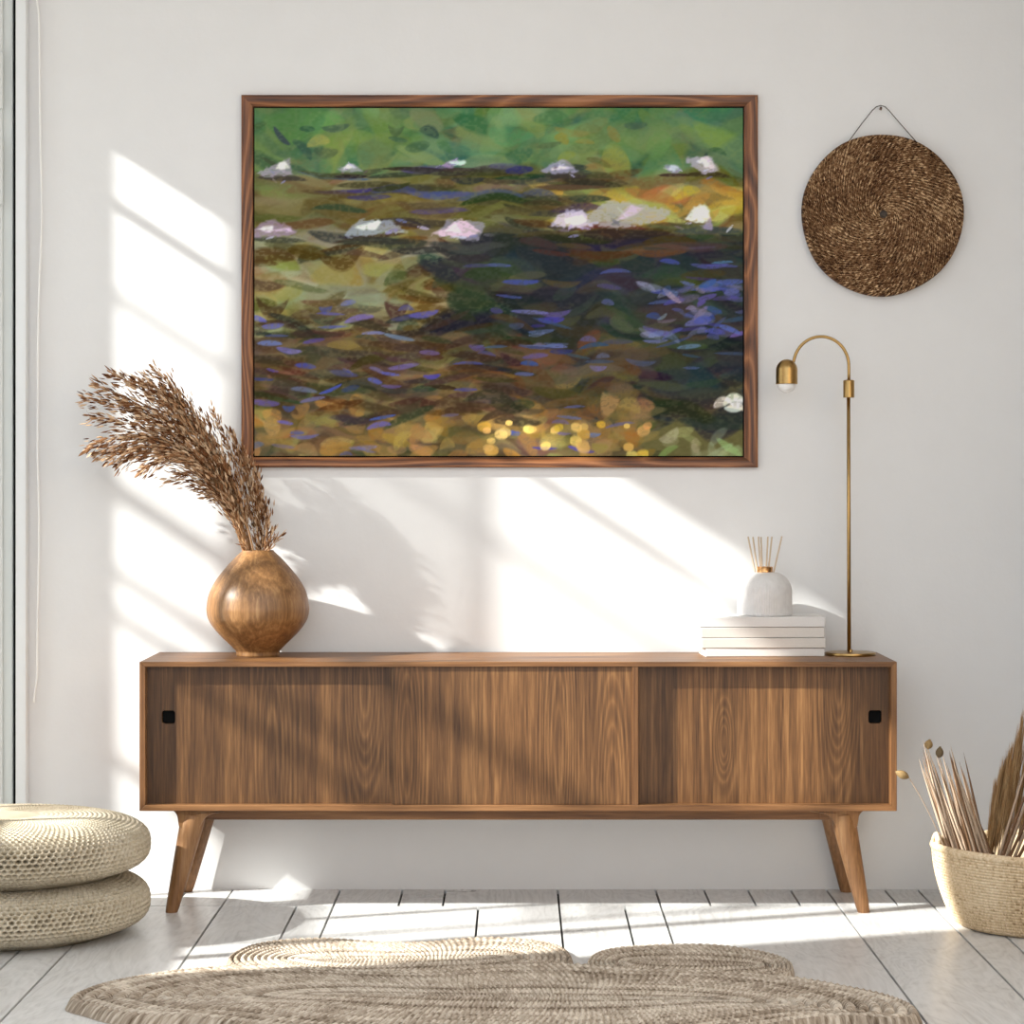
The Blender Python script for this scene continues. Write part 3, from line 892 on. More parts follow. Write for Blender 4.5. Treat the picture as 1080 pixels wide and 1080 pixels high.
# ---------------------------------------------------------------- things on the sideboard
TOP = ZT
def make_vase():
    D = 6.068
    k = D / F
    c = Vector(((272 - VX) * k, D - DW, TOP))
    v = thing('vase', c, 'round brown turned wood vase on the left end of the sideboard', 'vase')
    prof_px = [(21.5, 0), (22.6, 0.5), (22.8, 3), (23.2, 5), (25.2, 7.4), (30.2, 12.5), (37, 19), (43.4, 25.6), (49, 33), (52.6, 40), (54.0, 48), (53.8, 53), (52.4, 62), (49, 71), (43.5, 80.5), (37, 89), (30.5, 96.5), (24.4, 103), (19.5, 107.6), (17.4, 109.6), (16.6, 110.8), (15.6, 111.2), (14.8, 110.2), (14.6, 107), (20, 100), (34, 86)]
    pr = [Vector((r * k, z * k * 1.0)) for r, z in prof_px]
    sm = []
    for i in range(len(pr) - 1):
        p0, p1, p2, p3 = pr[max(i - 1, 0)], pr[i], pr[i + 1], pr[min(i + 2, len(pr) - 1)]
        for q in range(3):
            t = q / 3
            sm.append(0.5 * ((2 * p1) + (p2 - p0) * t + (2 * p0 - 5 * p1 + 4 * p2 - p3) * t * t + (3 * p1 - p0 - 3 * p2 + p3) * t ** 3))
    sm.append(pr[-1])
    MB().lathe([(p.x, max(p.y, 0)) for p in sm], c, 96).build('vase_body', M['vase_wood'], v, smooth=True)
    return c, k
VC, VK = make_vase()

def grass_stem(tip, mouth, bendx, depth0, depth1, plume_from, n_sp, size, spread, rr, label, group):
    """one dried grass stalk: stalk + feathery plume; px coordinates, depths as distance"""
    p0 = Vector((VC.x + (mouth - 272) * VK * 0.55, VC.y + (depth0 - 6.068) * 0.35, TOP + 0.10))
    p1 = P(mouth, 545, 6.068 + (depth0 - 6.068) * 0.6)
    p2 = P(bendx[0], bendx[1], depth0 * 0.5 + depth1 * 0.5)
    p3 = P(tip[0], tip[1], depth1)
    pts = bez(p0, p1, p2, p3, 40)
    st = thing('dried_grass_stalk', tuple(p0), label, 'dried grass', group)
    st['kind'] = 'thing'
    nst = 40
    MB().tube(pts[:nst], [0.0014 * (1 - 0.75 * i / nst) + 0.0003 for i in range(nst)], 5).build('stalk', M['plume_stem'], st, smooth=True)
    mb = MB()
    for k in range(n_sp):
        q = plume_from + (1 - plume_from) * (k / (n_sp - 1)) ** 0.85
        i = min(int(q * 39), 38)
        t = q * 39 - i
        p = pts[i].lerp(pts[i + 1], t)
        tan = (pts[i + 1] - pts[i]).normalized()
        env = min(1.0, (q - plume_from) / (1 - plume_from) * 3.0 + 0.25) * (1.0 if q < 0.8 else (1 - (q - 0.8) / 0.2 * 0.55))
        side = Vector((rr.gauss(0, 1), rr.gauss(0, 0.8), rr.gauss(0, 1)))
        side = (side - tan * side.dot(tan)).normalized()
        off = side * (spread * env * abs(rr.gauss(0, 0.55)))
        d = (tan + side * rr.uniform(0.05, 0.55) + Vector((0, 0, -0.1))).normalized()
        L = size * rr.uniform(0.65, 1.35)
        mb.spindle(p + off + tan * (off.length * 0.8), d, L, L * rr.uniform(0.11, 0.19), side)
        if off.length > 0.004:          # fine branchlet carrying the spikelet
            a = p; b = p + off + tan * (off.length * 0.8)
            s2 = tan.cross(side).normalized() * 0.0005
            s3 = side * 0.0005
            mb.add([a + s2, a - s2 * .5 + s3, a - s2 * .5 - s3, b], [(0, 1, 3), (1, 2, 3), (2, 0, 3)])
    k0 = int(plume_from * 39)
    mb.tube(pts[k0:], [0.0011 * (1 - .8 * i / (40 - k0)) for i in range(40 - k0)], 5)
    mb.build('plume', M['plume'], st)
    return st

def make_bunch():
    rr = random.Random(21)
    L1 = 'dried brown grass stalk with long feathery plume arching left out of the wooden vase'
    G1 = 'long arching grass plumes in the wooden vase'
    # tip px, mouth x, bend px, plume starts, spikelets
    longs = [((163, 391), 276, (222, 440)), ((154, 403), 272, (226, 450)), ((143, 402), 268, (214, 442)), ((118, 395), 270, (206, 430)), ((102, 408), 266, (204, 436)),
             ((90, 420), 264, (200, 432)), ((96, 440), 268, (206, 446)), ((92, 473), 266, (196, 420)), ((102, 480), 262, (206, 440)), ((115, 484), 268, (208, 430)),
             ((124, 489), 272, (214, 440)), ((150, 497), 266, (216, 440)), ((132, 460), 270, (214, 452)), ((172, 412), 274, (230, 460)), ((180, 425), 270, (230, 462)), ((150, 440), 264, (222, 455)), ((128, 425), 272, (214, 440))]
    for i, (tip, mo, bd) in enumerate(longs):
        grass_stem(tip, mo, bd, 6.068 + rr.uniform(-.03, .03), 6.03 + rr.uniform(-.06, .05), 0.32, 290, 0.019, 0.034, rr, L1, G1)
    L2 = 'short dried brown grass stalk low in the bunch, plume drooping left above the vase'
    for tip, mo, bd in [((177, 506), 262, (240, 500)), ((186, 500), 266, (244, 492)), ((208, 515), 258, (248, 520)), ((222, 524), 260, (250, 525))]:
        grass_stem(tip, mo, bd, 6.07, 6.09 + rr.uniform(-.03, .03), 0.3, 120, 0.018, 0.022, rr, L2, 'short drooping grass plumes in the wooden vase')
    L3 = 'upright dried brown grass stalk on the bunch right side, by the picture corner'
    for tip, mo, bd in [((226, 436), 276, (246, 480)), ((244, 456), 280, (256, 500)), ((256, 474), 276, (262, 520)), ((270, 498), 284, (272, 530)), ((262, 484), 282, (266, 520)), ((274, 522), 286, (280, 545))]:
        grass_stem(tip, mo, bd, 6.08, 6.115 + rr.uniform(-.03, .03), 0.22, 130, 0.018, 0.020, rr, L3, 'upright grass plumes in the wooden vase')
    # short leafy tufts at the mouth
    L4 = 'short dried leafy sprig poking out just above the vase mouth'
    for tip, mo, bd in [((299, 564), 280, (284, 572)), ((289, 556), 282, (284, 570)), ((283, 553), 278, (280, 566)), ((249, 556), 264, (258, 570)), ((256, 574), 264, (262, 578))]:
        p0 = Vector((VC.x + (mo - 272) * VK * .6, VC.y, TOP + 0.11)); D = 6.03
        st = thing('dried_sprig', tuple(p0), L4, 'dried sprig', 'short sprigs at the vase mouth')
        pts = bez(p0, P(mo, 578, 6.06), P(bd[0], bd[1], D), P(tip[0], tip[1], D), 14)
        MB().tube(pts, [0.0012] * 14, 5).build('stalk', M['plume_stem'], st, smooth=True)
        mb = MB()
        for k in range(16):
            i = rr.randint(6, 12); tan = (pts[i + 1] - pts[i]).normalized()
            side = Vector((rr.gauss(0, 1), rr.gauss(0, .6), rr.gauss(0, 1))).normalized()
            mb.spindle(pts[i], tan + side * .5, rr.uniform(.018, .03), 0.0028, side)
        mb.build('leaf_tuft', M['plume'], st)
make_bunch()

def make_books():
    D0 = 6.03
    k = D0 / F
    zs = [TOP]
    hs = [0.0215, 0.0262, 0.0266, 0.0272]
    # front-left px, right px at the front edge; slight turns
    spec = [(742, 868.5, 0.128, 'cover', 'white hardback at the bottom of the four stacked books, on the sideboard top'),
            (738, 869.5, 0.136, 'cover_warm', 'off-white hardback second from the bottom of the four stacked books'),
            (737, 868.5, 0.136, 'cover_warm', 'cream hardback second from the top of the four stacked books'),
            (736, 869.5, 0.134, 'cover', 'white hardback on top of the four stacked books, under the diffuser')]
    z = TOP
    for i, ((xa, xb, dep, mt, lab), h) in enumerate(zip(spec, hs)):
        x0, x1 = (xa - VX) * k, (xb - VX) * k
        y0 = D0 - DW + (0.0 if i != 1 else -0.003)
        y1 = y0 + dep - 0.006
        ct = 0.0028
        b = thing('book', ((x0 + x1) / 2, (y0 + y1) / 2, z), lab, 'book', 'stack of white books on the sideboard')
        mb = MB()
        h2 = h - 0.0006
        # boards lean back to the left like the shown ends: boards overhang the page block
        mb.box((x0, y0, z + 0.0003), (x1, y1, z + ct), bevel=0.0009)
        mb.box((x0, y0, z + h2 - ct), (x1, y1, z + h2), bevel=0.0006)
        mb.box((x0, y0 - 0.0012, z + 0.0003), (x1, y0 + ct, z + h2), bevel=0.0018)
        cv = mb.build('cover', M[mt], b)
        MB().box((x0 + 0.005, y0 + ct, z + ct), (x1 - 0.005, y1 - 0.005, z + h2 - ct)).build('page_block', M['pages'], b)
        b.rotation_euler.z = math.radians([4.2, 3.4, 3.8, 3.0][i])
        z += h
    return z
BZ = make_books()

def make_diffuser():
    D = 6.105
    k = D / F
    c = Vector(((806.5 - VX) * k, D - DW, BZ + 0.0001))
    d = thing('reed_diffuser', c, 'white fluted dome reed diffuser with gold collar on the stack of books', 'diffuser')
    R = 28.4 * k
    hgt = (651.5 - 606.5) * k
    nu, nv = 480, 60
    th = np.linspace(0, 2 * np.pi, nu, endpoint=False)
    prof = []
    for i in range(nv):
        t = i / (nv - 1)
        if t < 0.5:
            prof.append((R * (1 if t > 0.02 else .985), hgt * 0.53 * t / 0.5))
        else:
            a = (t - 0.5) / 0.5 * math.pi / 2
            prof.append((R * (0.30 + 0.70 * math.cos(a) ** 0.95), hgt * (0.53 + 0.47 * math.sin(a) ** 1.0)))
    prof = [(0.0005, 0)] + prof + [(0.0005, hgt)]
    pr = np.array(prof)
    fl = 0.0009 * np.abs(np.sin(th * 36))
    Rr = pr[None, :, 0] * (1 + (fl[:, None] / R) * (pr[None, :, 0] > R * .35))
    V = np.stack([c.x + Rr * np.cos(th)[:, None], c.y + Rr * np.sin(th)[:, None], np.broadcast_to(c.z + pr[None, :, 1], Rr.shape)], -1).reshape(-1, 3)
    obj('bottle', V, grid_faces(nu, len(prof)), M['ceramic'], d)
    cz = c.z + hgt
    r = 8.4 * k
    MB().lathe([(r * .9, -0.001), (r * 1.02, 0.001), (r, 0.003), (r, 0.012), (r * 1.02, 0.0135), (r * 0.92, 0.0145), (r * .6, 0.0145), (r * .55, 0.004)], (c.x, c.y, cz), 40).build('collar', M['gold'], d, angle=40)
    tips = [(788.5, 566), (794.5, 566.5), (799.5, 566), (803, 566.5), (809.5, 566), (814.5, 566.2), (824.5, 565.6)]
    yo = [-.004, .004, -.002, .003, -.003, .003, -.001]
    for (tx, ty), y in zip(tips, yo):
        x0 = 805.5 + (tx - 806) * 0.12
        a = P(x0, 640, D); b = P(tx, ty, D)
        a.y += y; b.y += y * 3
        MB().tube([a, a.lerp(b, .5), b], 0.0021, 8).build('reed_stick', M['stick'], d, smooth=True)
make_diffuser()

def make_lamp():
    D = 6.085
    k = D / F
    c = Vector(((897 - VX) * k, D - DW, TOP))
    l = thing('table_lamp', c, 'tall thin brass arc lamp with dome head and white bulb on the sideboard', 'lamp')
    R = 26.5 * k
    MB().lathe([(R * .97, 0), (R, 0.002), (R, 0.006), (R * .985, 0.0075), (R * .95, 0.008), (0.006, 0.0085), (0.005, 0.014), (0.004, 0.015)], c, 64).build('base', M['brass'], l, angle=40)
    px0, pxt = 895.2, 894.7
    MB().tube([P(895.6, 687, D), P(895.2, 560, D), P(894.9, 418, D)], [0.0050, 0.0048, 0.0046], 16).build('pole', M['brass'], l, smooth=True)
    j = P(895.2, 419.5, D)
    jr, jh = 5.9 * k, 18.8 * k
    MB().lathe([(jr * .5, 0), (jr * .95, 0.0003), (jr, 0.001), (jr, jh - 0.003), (jr * .93, jh - 0.001), (jr * .75, jh), (jr * .3, jh)], j, 40).build('joint', M['brass'], l, angle=40)
    arc = []
    for i in range(41):
        t = i / 40
        a = math.radians(-2 + t * 172)
        arc.append(P(866.0 + 29.2 * math.cos(a), 386 - 31 * math.sin(a) if math.sin(a) > 0 else 386, D))
    arc = [P(895.2, 402, D), P(895.3, 394, D)] + arc + [P(834.8, 386, D)]
    MB().tube(arc, 0.0040, 14).build('arm', M['brass'], l, smooth=True)
    h = P(829.8, 405, D)
    hr = 11.4 * k
    hh = 26.2 * k
    prof = [(hr * .90, 0.0), (hr, -0.0003), (hr * 1.01, 0.001), (hr, 0.003), (hr, hh * .55)]
    for i in range(1, 11):
        a = i / 10 * math.pi / 2
        prof.append((max(hr * math.cos(a), 0.0006), hh * .55 + hh * .45 * math.sin(a)))
    MB().lathe(prof, h, 48).build('lamp_head', M['brass'], l, smooth=True)
    bp = []
    br = 9.9 * k
    for i in range(12):
        a = i / 11 * math.pi / 2
        bp.append((max(br * math.sin(a), 0.0005), -9.3 * k * math.cos(a)))
    bp.append((br, 0.006))
    MB().lathe(bp, h, 40).build('bulb', M['bulb'], l, smooth=True)
make_lamp()

# ---------------------------------------------------------------- poufs
def make_poufs():
    R, hh = 0.334, 0.139
    per = 6
    cells = 132
    nu = cells * per
    # profile of half a cross section, top centre -> bottom
    ts = np.linspace(0, np.pi, 2400)
    n_, m_ = 0.44, 0.74
    x = R * np.sign(np.sin(ts)) * np.abs(np.sin(ts)) ** n_
    z = hh / 2 * np.sign(np.cos(ts)) * np.abs(np.cos(ts)) ** m_ + hh / 2
    seg = np.hypot(np.diff(x), np.diff(z)); S = np.concatenate([[0], np.cumsum(seg)])
    rowh = 0.0112
    s0 = np.interp(0.07, x[:1200], S[:1200])
    s1 = S[np.argmax((x < R * 0.80) & (ts > np.pi * .6))]
    rows = int(round((s1 - s0) / rowh))
    nv = rows * per + 1
    sv = np.linspace(s0, s1, nv)
    px, pz = np.interp(sv, S, x), np.interp(sv, S, z)
    dx, dz = np.gradient(px), np.gradient(pz)
    L = np.hypot(dx, dz); nx, nz = -dz / L, dx / L          # outward normal
    nx, nz = (nx, nz) if nx[nv // 2] > 0 else (-nx, -nz)
    th = np.linspace(0, 2 * np.pi, nu, endpoint=False)
    rv = np.linspace(0, rows, nv)
    TH_, RV = np.meshgrid(th, rv, indexing='ij')
    ri = np.floor(np.clip(RV, 0, rows - 1e-4)); fv = RV - ri
    ph = TH_ / (2 * np.pi) * cells + 0.5 * (ri % 2)
    fu = ph - np.floor(ph)
    jit = np.random.default_rng(4).random((cells * 2 + 4, rows + 2))
    amp = 0.65 + 0.7 * jit[np.floor(ph).astype(int) % cells, ri.astype(int)]
    hole = np.exp(-((((fu - .5) / .32) ** 2 + ((fv - .5) / .32) ** 2) ** 1.7))
    disp = -0.021 * hole * amp + 0.0014 * np.sin(np.pi * fv)
    scale = np.clip(px / R * 1.4, 0.25, 1)[None, :]
    disp = disp * scale
    rad = px[None, :] + nx[None, :] * disp
    zz = pz[None, :] + nz[None, :] * disp
    c = Vector(((8 - VX) * 5.63 / F, 5.63 - DW, 0))
    V = np.stack([rad * np.cos(TH_), rad * np.sin(TH_), zz], -1).reshape(-1, 3)
    U = np.stack([ph, ri * 1.3 + fv * .4, np.zeros_like(ph)], -1).reshape(-1, 3)
    fs = [f[::-1] for f in grid_faces(nu, nv)]
    n0 = len(V)
    V = np.concatenate([V, [[0, 0, pz[0]], [0, 0, 0.0]]]); U = np.concatenate([U, [[0, 0, 0], [0, 0, 0]]])
    bot = np.stack([0.74 * R * np.cos(th), 0.74 * R * np.sin(th), np.zeros(nu)], -1)
    b0 = len(V); V = np.concatenate([V, bot]); U = np.concatenate([U, np.zeros((nu, 3))])
    for i in range(nu):
        i2 = (i + 1) % nu
        fs.append([n0, i2 * nv, i * nv][::-1]); 
        fs.append([i * nv + nv - 1, i2 * nv + nv - 1, b0 + i2, b0 + i][::-1])
        fs.append([n0 + 1, b0 + i, b0 + i2][::-1])
    lower = obj('floor_pouf', V, fs, M['pouf'], uvs=U)
    lower.location = c
    tag(lower, 'round cream knitted floor pouf lying on the floor, lower of the two stacked', 'pouf', 'stacked knitted poufs')
    up = lower.copy(); COL.objects.link(up)
    up.location = c + Vector((0, 0.0, hh - 0.003)); up.rotation_euler = (0.004, 0.006, 0.9)
    tag(up, 'round cream knitted floor pouf, upper of the two stacked', 'pouf', 'stacked knitted poufs')
make_poufs()

# ---------------------------------------------------------------- rug: overlapping braided ovals
def make_rug():
    rug = thing('rug', (0, -1.3, 0), 'beige braided jute rug of overlapping ovals on the plank floor in front of the sideboard', 'rug')
    def lobe(outline, centre, z0, hgt, rowh=0.021, mat=M['rug'], ridge=1.0, seed=0):
        pts = [Vector((p.x, p.y)) for p in outline]
        n = len(pts)
        dense = []
        for i in range(n):
            p0, p1, p2, p3 = pts[i - 1], pts[i], pts[(i + 1) % n], pts[(i + 2) % n]
            for q in range(24):
                t = q / 24
                dense.append(0.5 * ((2 * p1) + (p2 - p0) * t + (2 * p0 - 5 * p1 + 4 * p2 - p3) * t * t + (3 * p1 - p0 - 3 * p2 + p3) * t ** 3))
        D = np.array([(p.x, p.y) for p in dense])
        seg = np.hypot(*(np.roll(D, -1, 0) - D).T); S = np.concatenate([[0], np.cumsum(seg)])
        tot = S[-1]
        cell = 0.017
        cells = int(tot / cell); per = 5
        nu = cells * per
        su = np.linspace(0, tot, nu, endpoint=False)
        ex = np.interp(su, S, np.append(D[:, 0], D[0, 0])); ey = np.interp(su, S, np.append(D[:, 1], D[0, 1]))
        # spine: the ovals coil round a line, not a point
        (ax, ay), (bx, by) = centre
        tt = (ex - ex.min()) / (ex.max() - ex.min())
        cxs, cys = ax + (bx - ax) * tt, ay + (by - ay) * tt
        dist = np.hypot(ex - cxs, ey - cys)
        rows = max(4, int(round(dist.max() / rowh / 1.15)))
        nv = rows * 6 + 1
        tv = np.linspace(0, 1, nv)
        TV = np.broadcast_to(tv[None, :], (nu, nv))
        ph = (su / tot * cells)[:, None] * np.ones((1, nv))
        rv = TV * rows
        ri = np.floor(np.clip(rv, 0, rows - 1e-4)); fv = rv - ri
        fu = (ph + 0.5 * (ri % 2)) % 1.0
        braid = np.abs(((fu + 0.55 * np.abs(fv - .5) * 2) % 1.0) - 0.5) * 2
        h = z0 + hgt * (np.sqrt(np.clip(1 - (2 * fv - 1) ** 2, 0, 1)) * 0.9 * ridge + 0.30 * braid - 0.35)
        rng = np.random.default_rng(seed)
        wv = 0.0015 * np.sin(ex * 9 + seed)[:, None] * TV
        h = h + wv
        edge = np.clip((TV - (1 - 0.9 / rows)) * rows / .9, 0, 1)
        h = h * (1 - edge ** 3) + 0.002 * edge ** 3
        X = cxs[:, None] + (ex - cxs)[:, None] * TV; Y = cys[:, None] + (ey - cys)[:, None] * TV
        V = np.stack([X, Y, h], -1).reshape(-1, 3)
        U = np.stack([ph + ri * 3.1, ri * 1.9 + seed * 5, ri + 0.02 + 0.96 * braid], -1).reshape(-1, 3)
        fs = grid_faces(nu, nv)
        fs = [f[::-1] for f in fs]
        # underside
        n0 = len(V)
        und = np.stack([ex, ey, np.full(nu, 0.0005)], -1)
        V = np.concatenate([V, und]); U = np.concatenate([U, np.zeros((nu, 3))])
        for i in range(nu):
            i2 = (i + 1) % nu
            fs.append([i * nv + nv - 1, n0 + i, n0 + i2, i2 * nv + nv - 1])
        o = obj('braided_oval', V, fs, mat, rug, uvs=U)
        return o
    def fl(px, py): return FL(px, py, 0.012)
    # left back oval, right back oval, big front oval
    A = [fl(239, 1012), fl(262, 999), fl(300, 992.5), fl(345, 990.5), fl(400, 994), fl(450, 994), fl(500, 990), fl(545, 991), fl(585, 997), fl(603, 1008), fl(600, 1020), fl(560, 1032), fl(480, 1038), fl(400, 1042), fl(330, 1044), fl(280, 1036), fl(250, 1024)]
    lobe(A[::-1], ((fl(330, 1014).x, fl(330, 1014).y), (fl(520, 1012).x, fl(520, 1012).y)), 0.009, 0.013, rowh=0.02, seed=1)
    B = [fl(618, 1018), fl(628, 1006), fl(655, 999.5), fl(700, 996.5), fl(750, 997), fl(795, 1003), fl(828, 1012), fl(838, 1022), fl(830, 1030), fl(790, 1036), fl(740, 1042), fl(680, 1042), fl(635, 1032)]
    lobe(B[::-1], ((fl(670, 1016).x, fl(670, 1016).y), (fl(790, 1020).x, fl(790, 1020).y)), 0.009, 0.013, rowh=0.02, seed=2)
    tipL, tipR = fl(69, 1058), fl(971, 1070)
    yb = lambda px, py: fl(px, py)
    C = [yb(69, 1058), yb(100, 1044), yb(150, 1033.5), yb(200, 1026.5), yb(270, 1022), yb(360, 1027), yb(440, 1029), yb(520, 1022), yb(600, 1020.5), yb(680, 1026), yb(760, 1029), yb(840, 1036), yb(900, 1046), yb(945, 1056), yb(971, 1069),
         yb(960, 1080), Vector((0.62, -1.58, 0)), Vector((0.35, -1.72, 0)), Vector((0, -1.78, 0)), Vector((-0.35, -1.72, 0)), Vector((-0.62, -1.58, 0)), yb(130, 1076), yb(88, 1066)]
    lobe(C[::-1], ((-0.40, -1.38), (0.38, -1.42)), 0.015, 0.016, rowh=0.026, seed=3)
make_rug()

# ---------------------------------------------------------------- basket with dried stems
BC = Vector(((1092 - VX) * 5.705 / F, 5.705 - DW, 0))
BH = 0.188
def make_basket():
    b = thing('basket', BC, 'pale round woven seagrass basket holding dried stems on the floor at the right', 'basket')
    rows, per_v, per_u, cells = 27, 5, 4, 150
    nu, nv = cells * per_u, rows * per_v + 1
    th = np.linspace(0, 2 * np.pi, nu, endpoint=False)
    rv = np.linspace(0, rows, nv)
    TH_, RV = np.meshgrid(th, rv, indexing='ij')
    ri = np.floor(np.clip(RV, 0, rows - 1e-4)); fv = RV - ri
    q = RV / rows
    Rb, Rt = 0.186, 0.240
    prof = Rb + (Rt - Rb) * np.sin(np.clip(q, 0, 1) * np.pi / 2) ** 0.9
    foot = -0.020 * np.clip(1 - q / 0.09, 0, 1) ** 2
    ph = TH_ / (2 * np.pi) * cells + 0.4 * ri
    fu = ph - np.floor(ph)
    sag = 0.004 * np.sin(TH_ * 2 + .5) * q
    disp = 0.0046 * np.sqrt(np.clip(1 - (2 * fv - 1) ** 2, 0, 1)) + 0.0016 * (np.abs(((fu + fv * .6) % 1) - .5) * 2)
    rad = prof + foot + disp
    z = q * BH + sag
    V = np.stack([BC.x + rad * np.cos(TH_), BC.y + rad * np.sin(TH_), z], -1).reshape(-1, 3)
    U = np.stack([ph * 1.0, ri * 1.7, np.zeros_like(ph)], -1).reshape(-1, 3)
    fs = [f for f in grid_faces(nu, nv)]
    # inner wall and base
    inner = []
    prof_in = [(Rt - 0.008, BH), (Rt - 0.03, BH * .6), (Rb - 0.012, 0.02), (0.001, 0.018)]
    n0 = len(V)
    for r, zz in prof_in:
        inner.append(np.stack([BC.x + r * np.cos(th), BC.y + r * np.sin(th), zz + (0.004 * np.sin(th * 2 + .5) if zz == BH else 0) * np.ones(nu)], -1))
    V = np.concatenate([V] + inner); U = np.concatenate([U, np.zeros((nu * len(prof_in), 3))])
    for i in range(nu):
        i2 = (i + 1) % nu
        fs.append([i * nv + nv - 1, i2 * nv + nv - 1, n0 + i2, n0 + i])
        for k in range(len(prof_in) - 1):
            fs.append([n0 + k * nu + i, n0 + k * nu + i2, n0 + (k + 1) * nu + i2, n0 + (k + 1) * nu + i])
    fs.append([i * nv for i in range(nu)][::-1])
    obj('woven_body', V, fs, M['basket'], b, uvs=U)
    # rope rim, wrapped
    def rope(ringf, R0, name, wraps, closed=True, n=480, m=14):
        tt = np.linspace(0, 1, n, endpoint=not closed)
        pts = np.array([ringf(t) for t in tt])
        d = np.gradient(pts, axis=0) if not closed else (np.roll(pts, -1, 0) - np.roll(pts, 1, 0))
        d /= np.linalg.norm(d, axis=1)[:, None]
        up = np.array([0, 0, 1.0]); 
        if abs(d[:, 2]).max() > .95: up = np.array([0.3, 1.0, 0])
        a = np.cross(d, up); a /= np.linalg.norm(a, axis=1)[:, None]
        bb = np.cross(d, a)
        w = np.linspace(0, 2 * np.pi, m, endpoint=False)
        W_, T_ = np.meshgrid(w, tt)
        rr = R0 * (1 + 0.16 * np.abs(np.sin(T_ * wraps * np.pi + W_ * 0.5)))
        Vv = pts[:, None, :] + rr[..., None] * (np.cos(W_)[..., None] * a[:, None, :] + np.sin(W_)[..., None] * bb[:, None, :])
        fsx = []
        for i in range(n if closed else n - 1):
            i2 = (i + 1) % n
            for k in range(m):
                k2 = (k + 1) % m
                fsx.append([i * m + k, i2 * m + k, i2 * m + k2, i * m + k2])
        Uu = np.stack([T_ * wraps, W_ * .4, np.zeros_like(T_)], -1).reshape(-1, 3)
        return obj(name, Vv.reshape(-1, 3), fsx, M['basket'], b, uvs=Uu)
    rope(lambda t: (BC.x + Rt * math.cos(2 * math.pi * t), BC.y + Rt * math.sin(2 * math.pi * t), BH + 0.004 * math.sin(4 * math.pi * t + .5)), 0.0085, 'rim', 130)
    # small loop handle at the left of the rim
    hc = Vector((BC.x - Rt - 0.001, BC.y - 0.01, BH + 0.006))
    rope(lambda t: (hc.x + 0.004 * math.sin(math.pi * t), hc.y - 0.028 * math.cos(math.pi * t), hc.z + 0.024 * math.sin(math.pi * t)), 0.0065, 'handle', 14, closed=False, n=60)
make_basket()

def blade(mb, a, b, w0, w1, bow, rr):
    """long lens section reed leaf from a to b"""
    n = 12
    d = (b - a); side = d.cross(Vector((0, 1, 0))).normalized()
    nrm = side.cross(d).normalized()
    vs, fs = [], []
    for i in range(n):
        t = i / (n - 1)
        p = a + d * t + side * (bow * math.sin(math.pi * t * .5) * t) + nrm * (0.004 * math.sin(3 * t))
        w = (w0 + (w1 - w0) * t) * (1 - t ** 5 * .97)
        for (q, h) in ((-1, 0), (0, .45), (1, 0), (0, -.45)):
            vs.append(p + side * (q * w) + nrm * (h * w))
    for i in range(n - 1):
        for k in range(4):
            k2 = (k + 1) % 4
            fs.append((i * 4 + k, i * 4 + k2, (i + 1) * 4 + k2, (i + 1) * 4 + k))
    fs += [(3, 2, 1, 0), tuple((n - 1) * 4 + k for k in range(4))]
    mb.add(vs, fs)

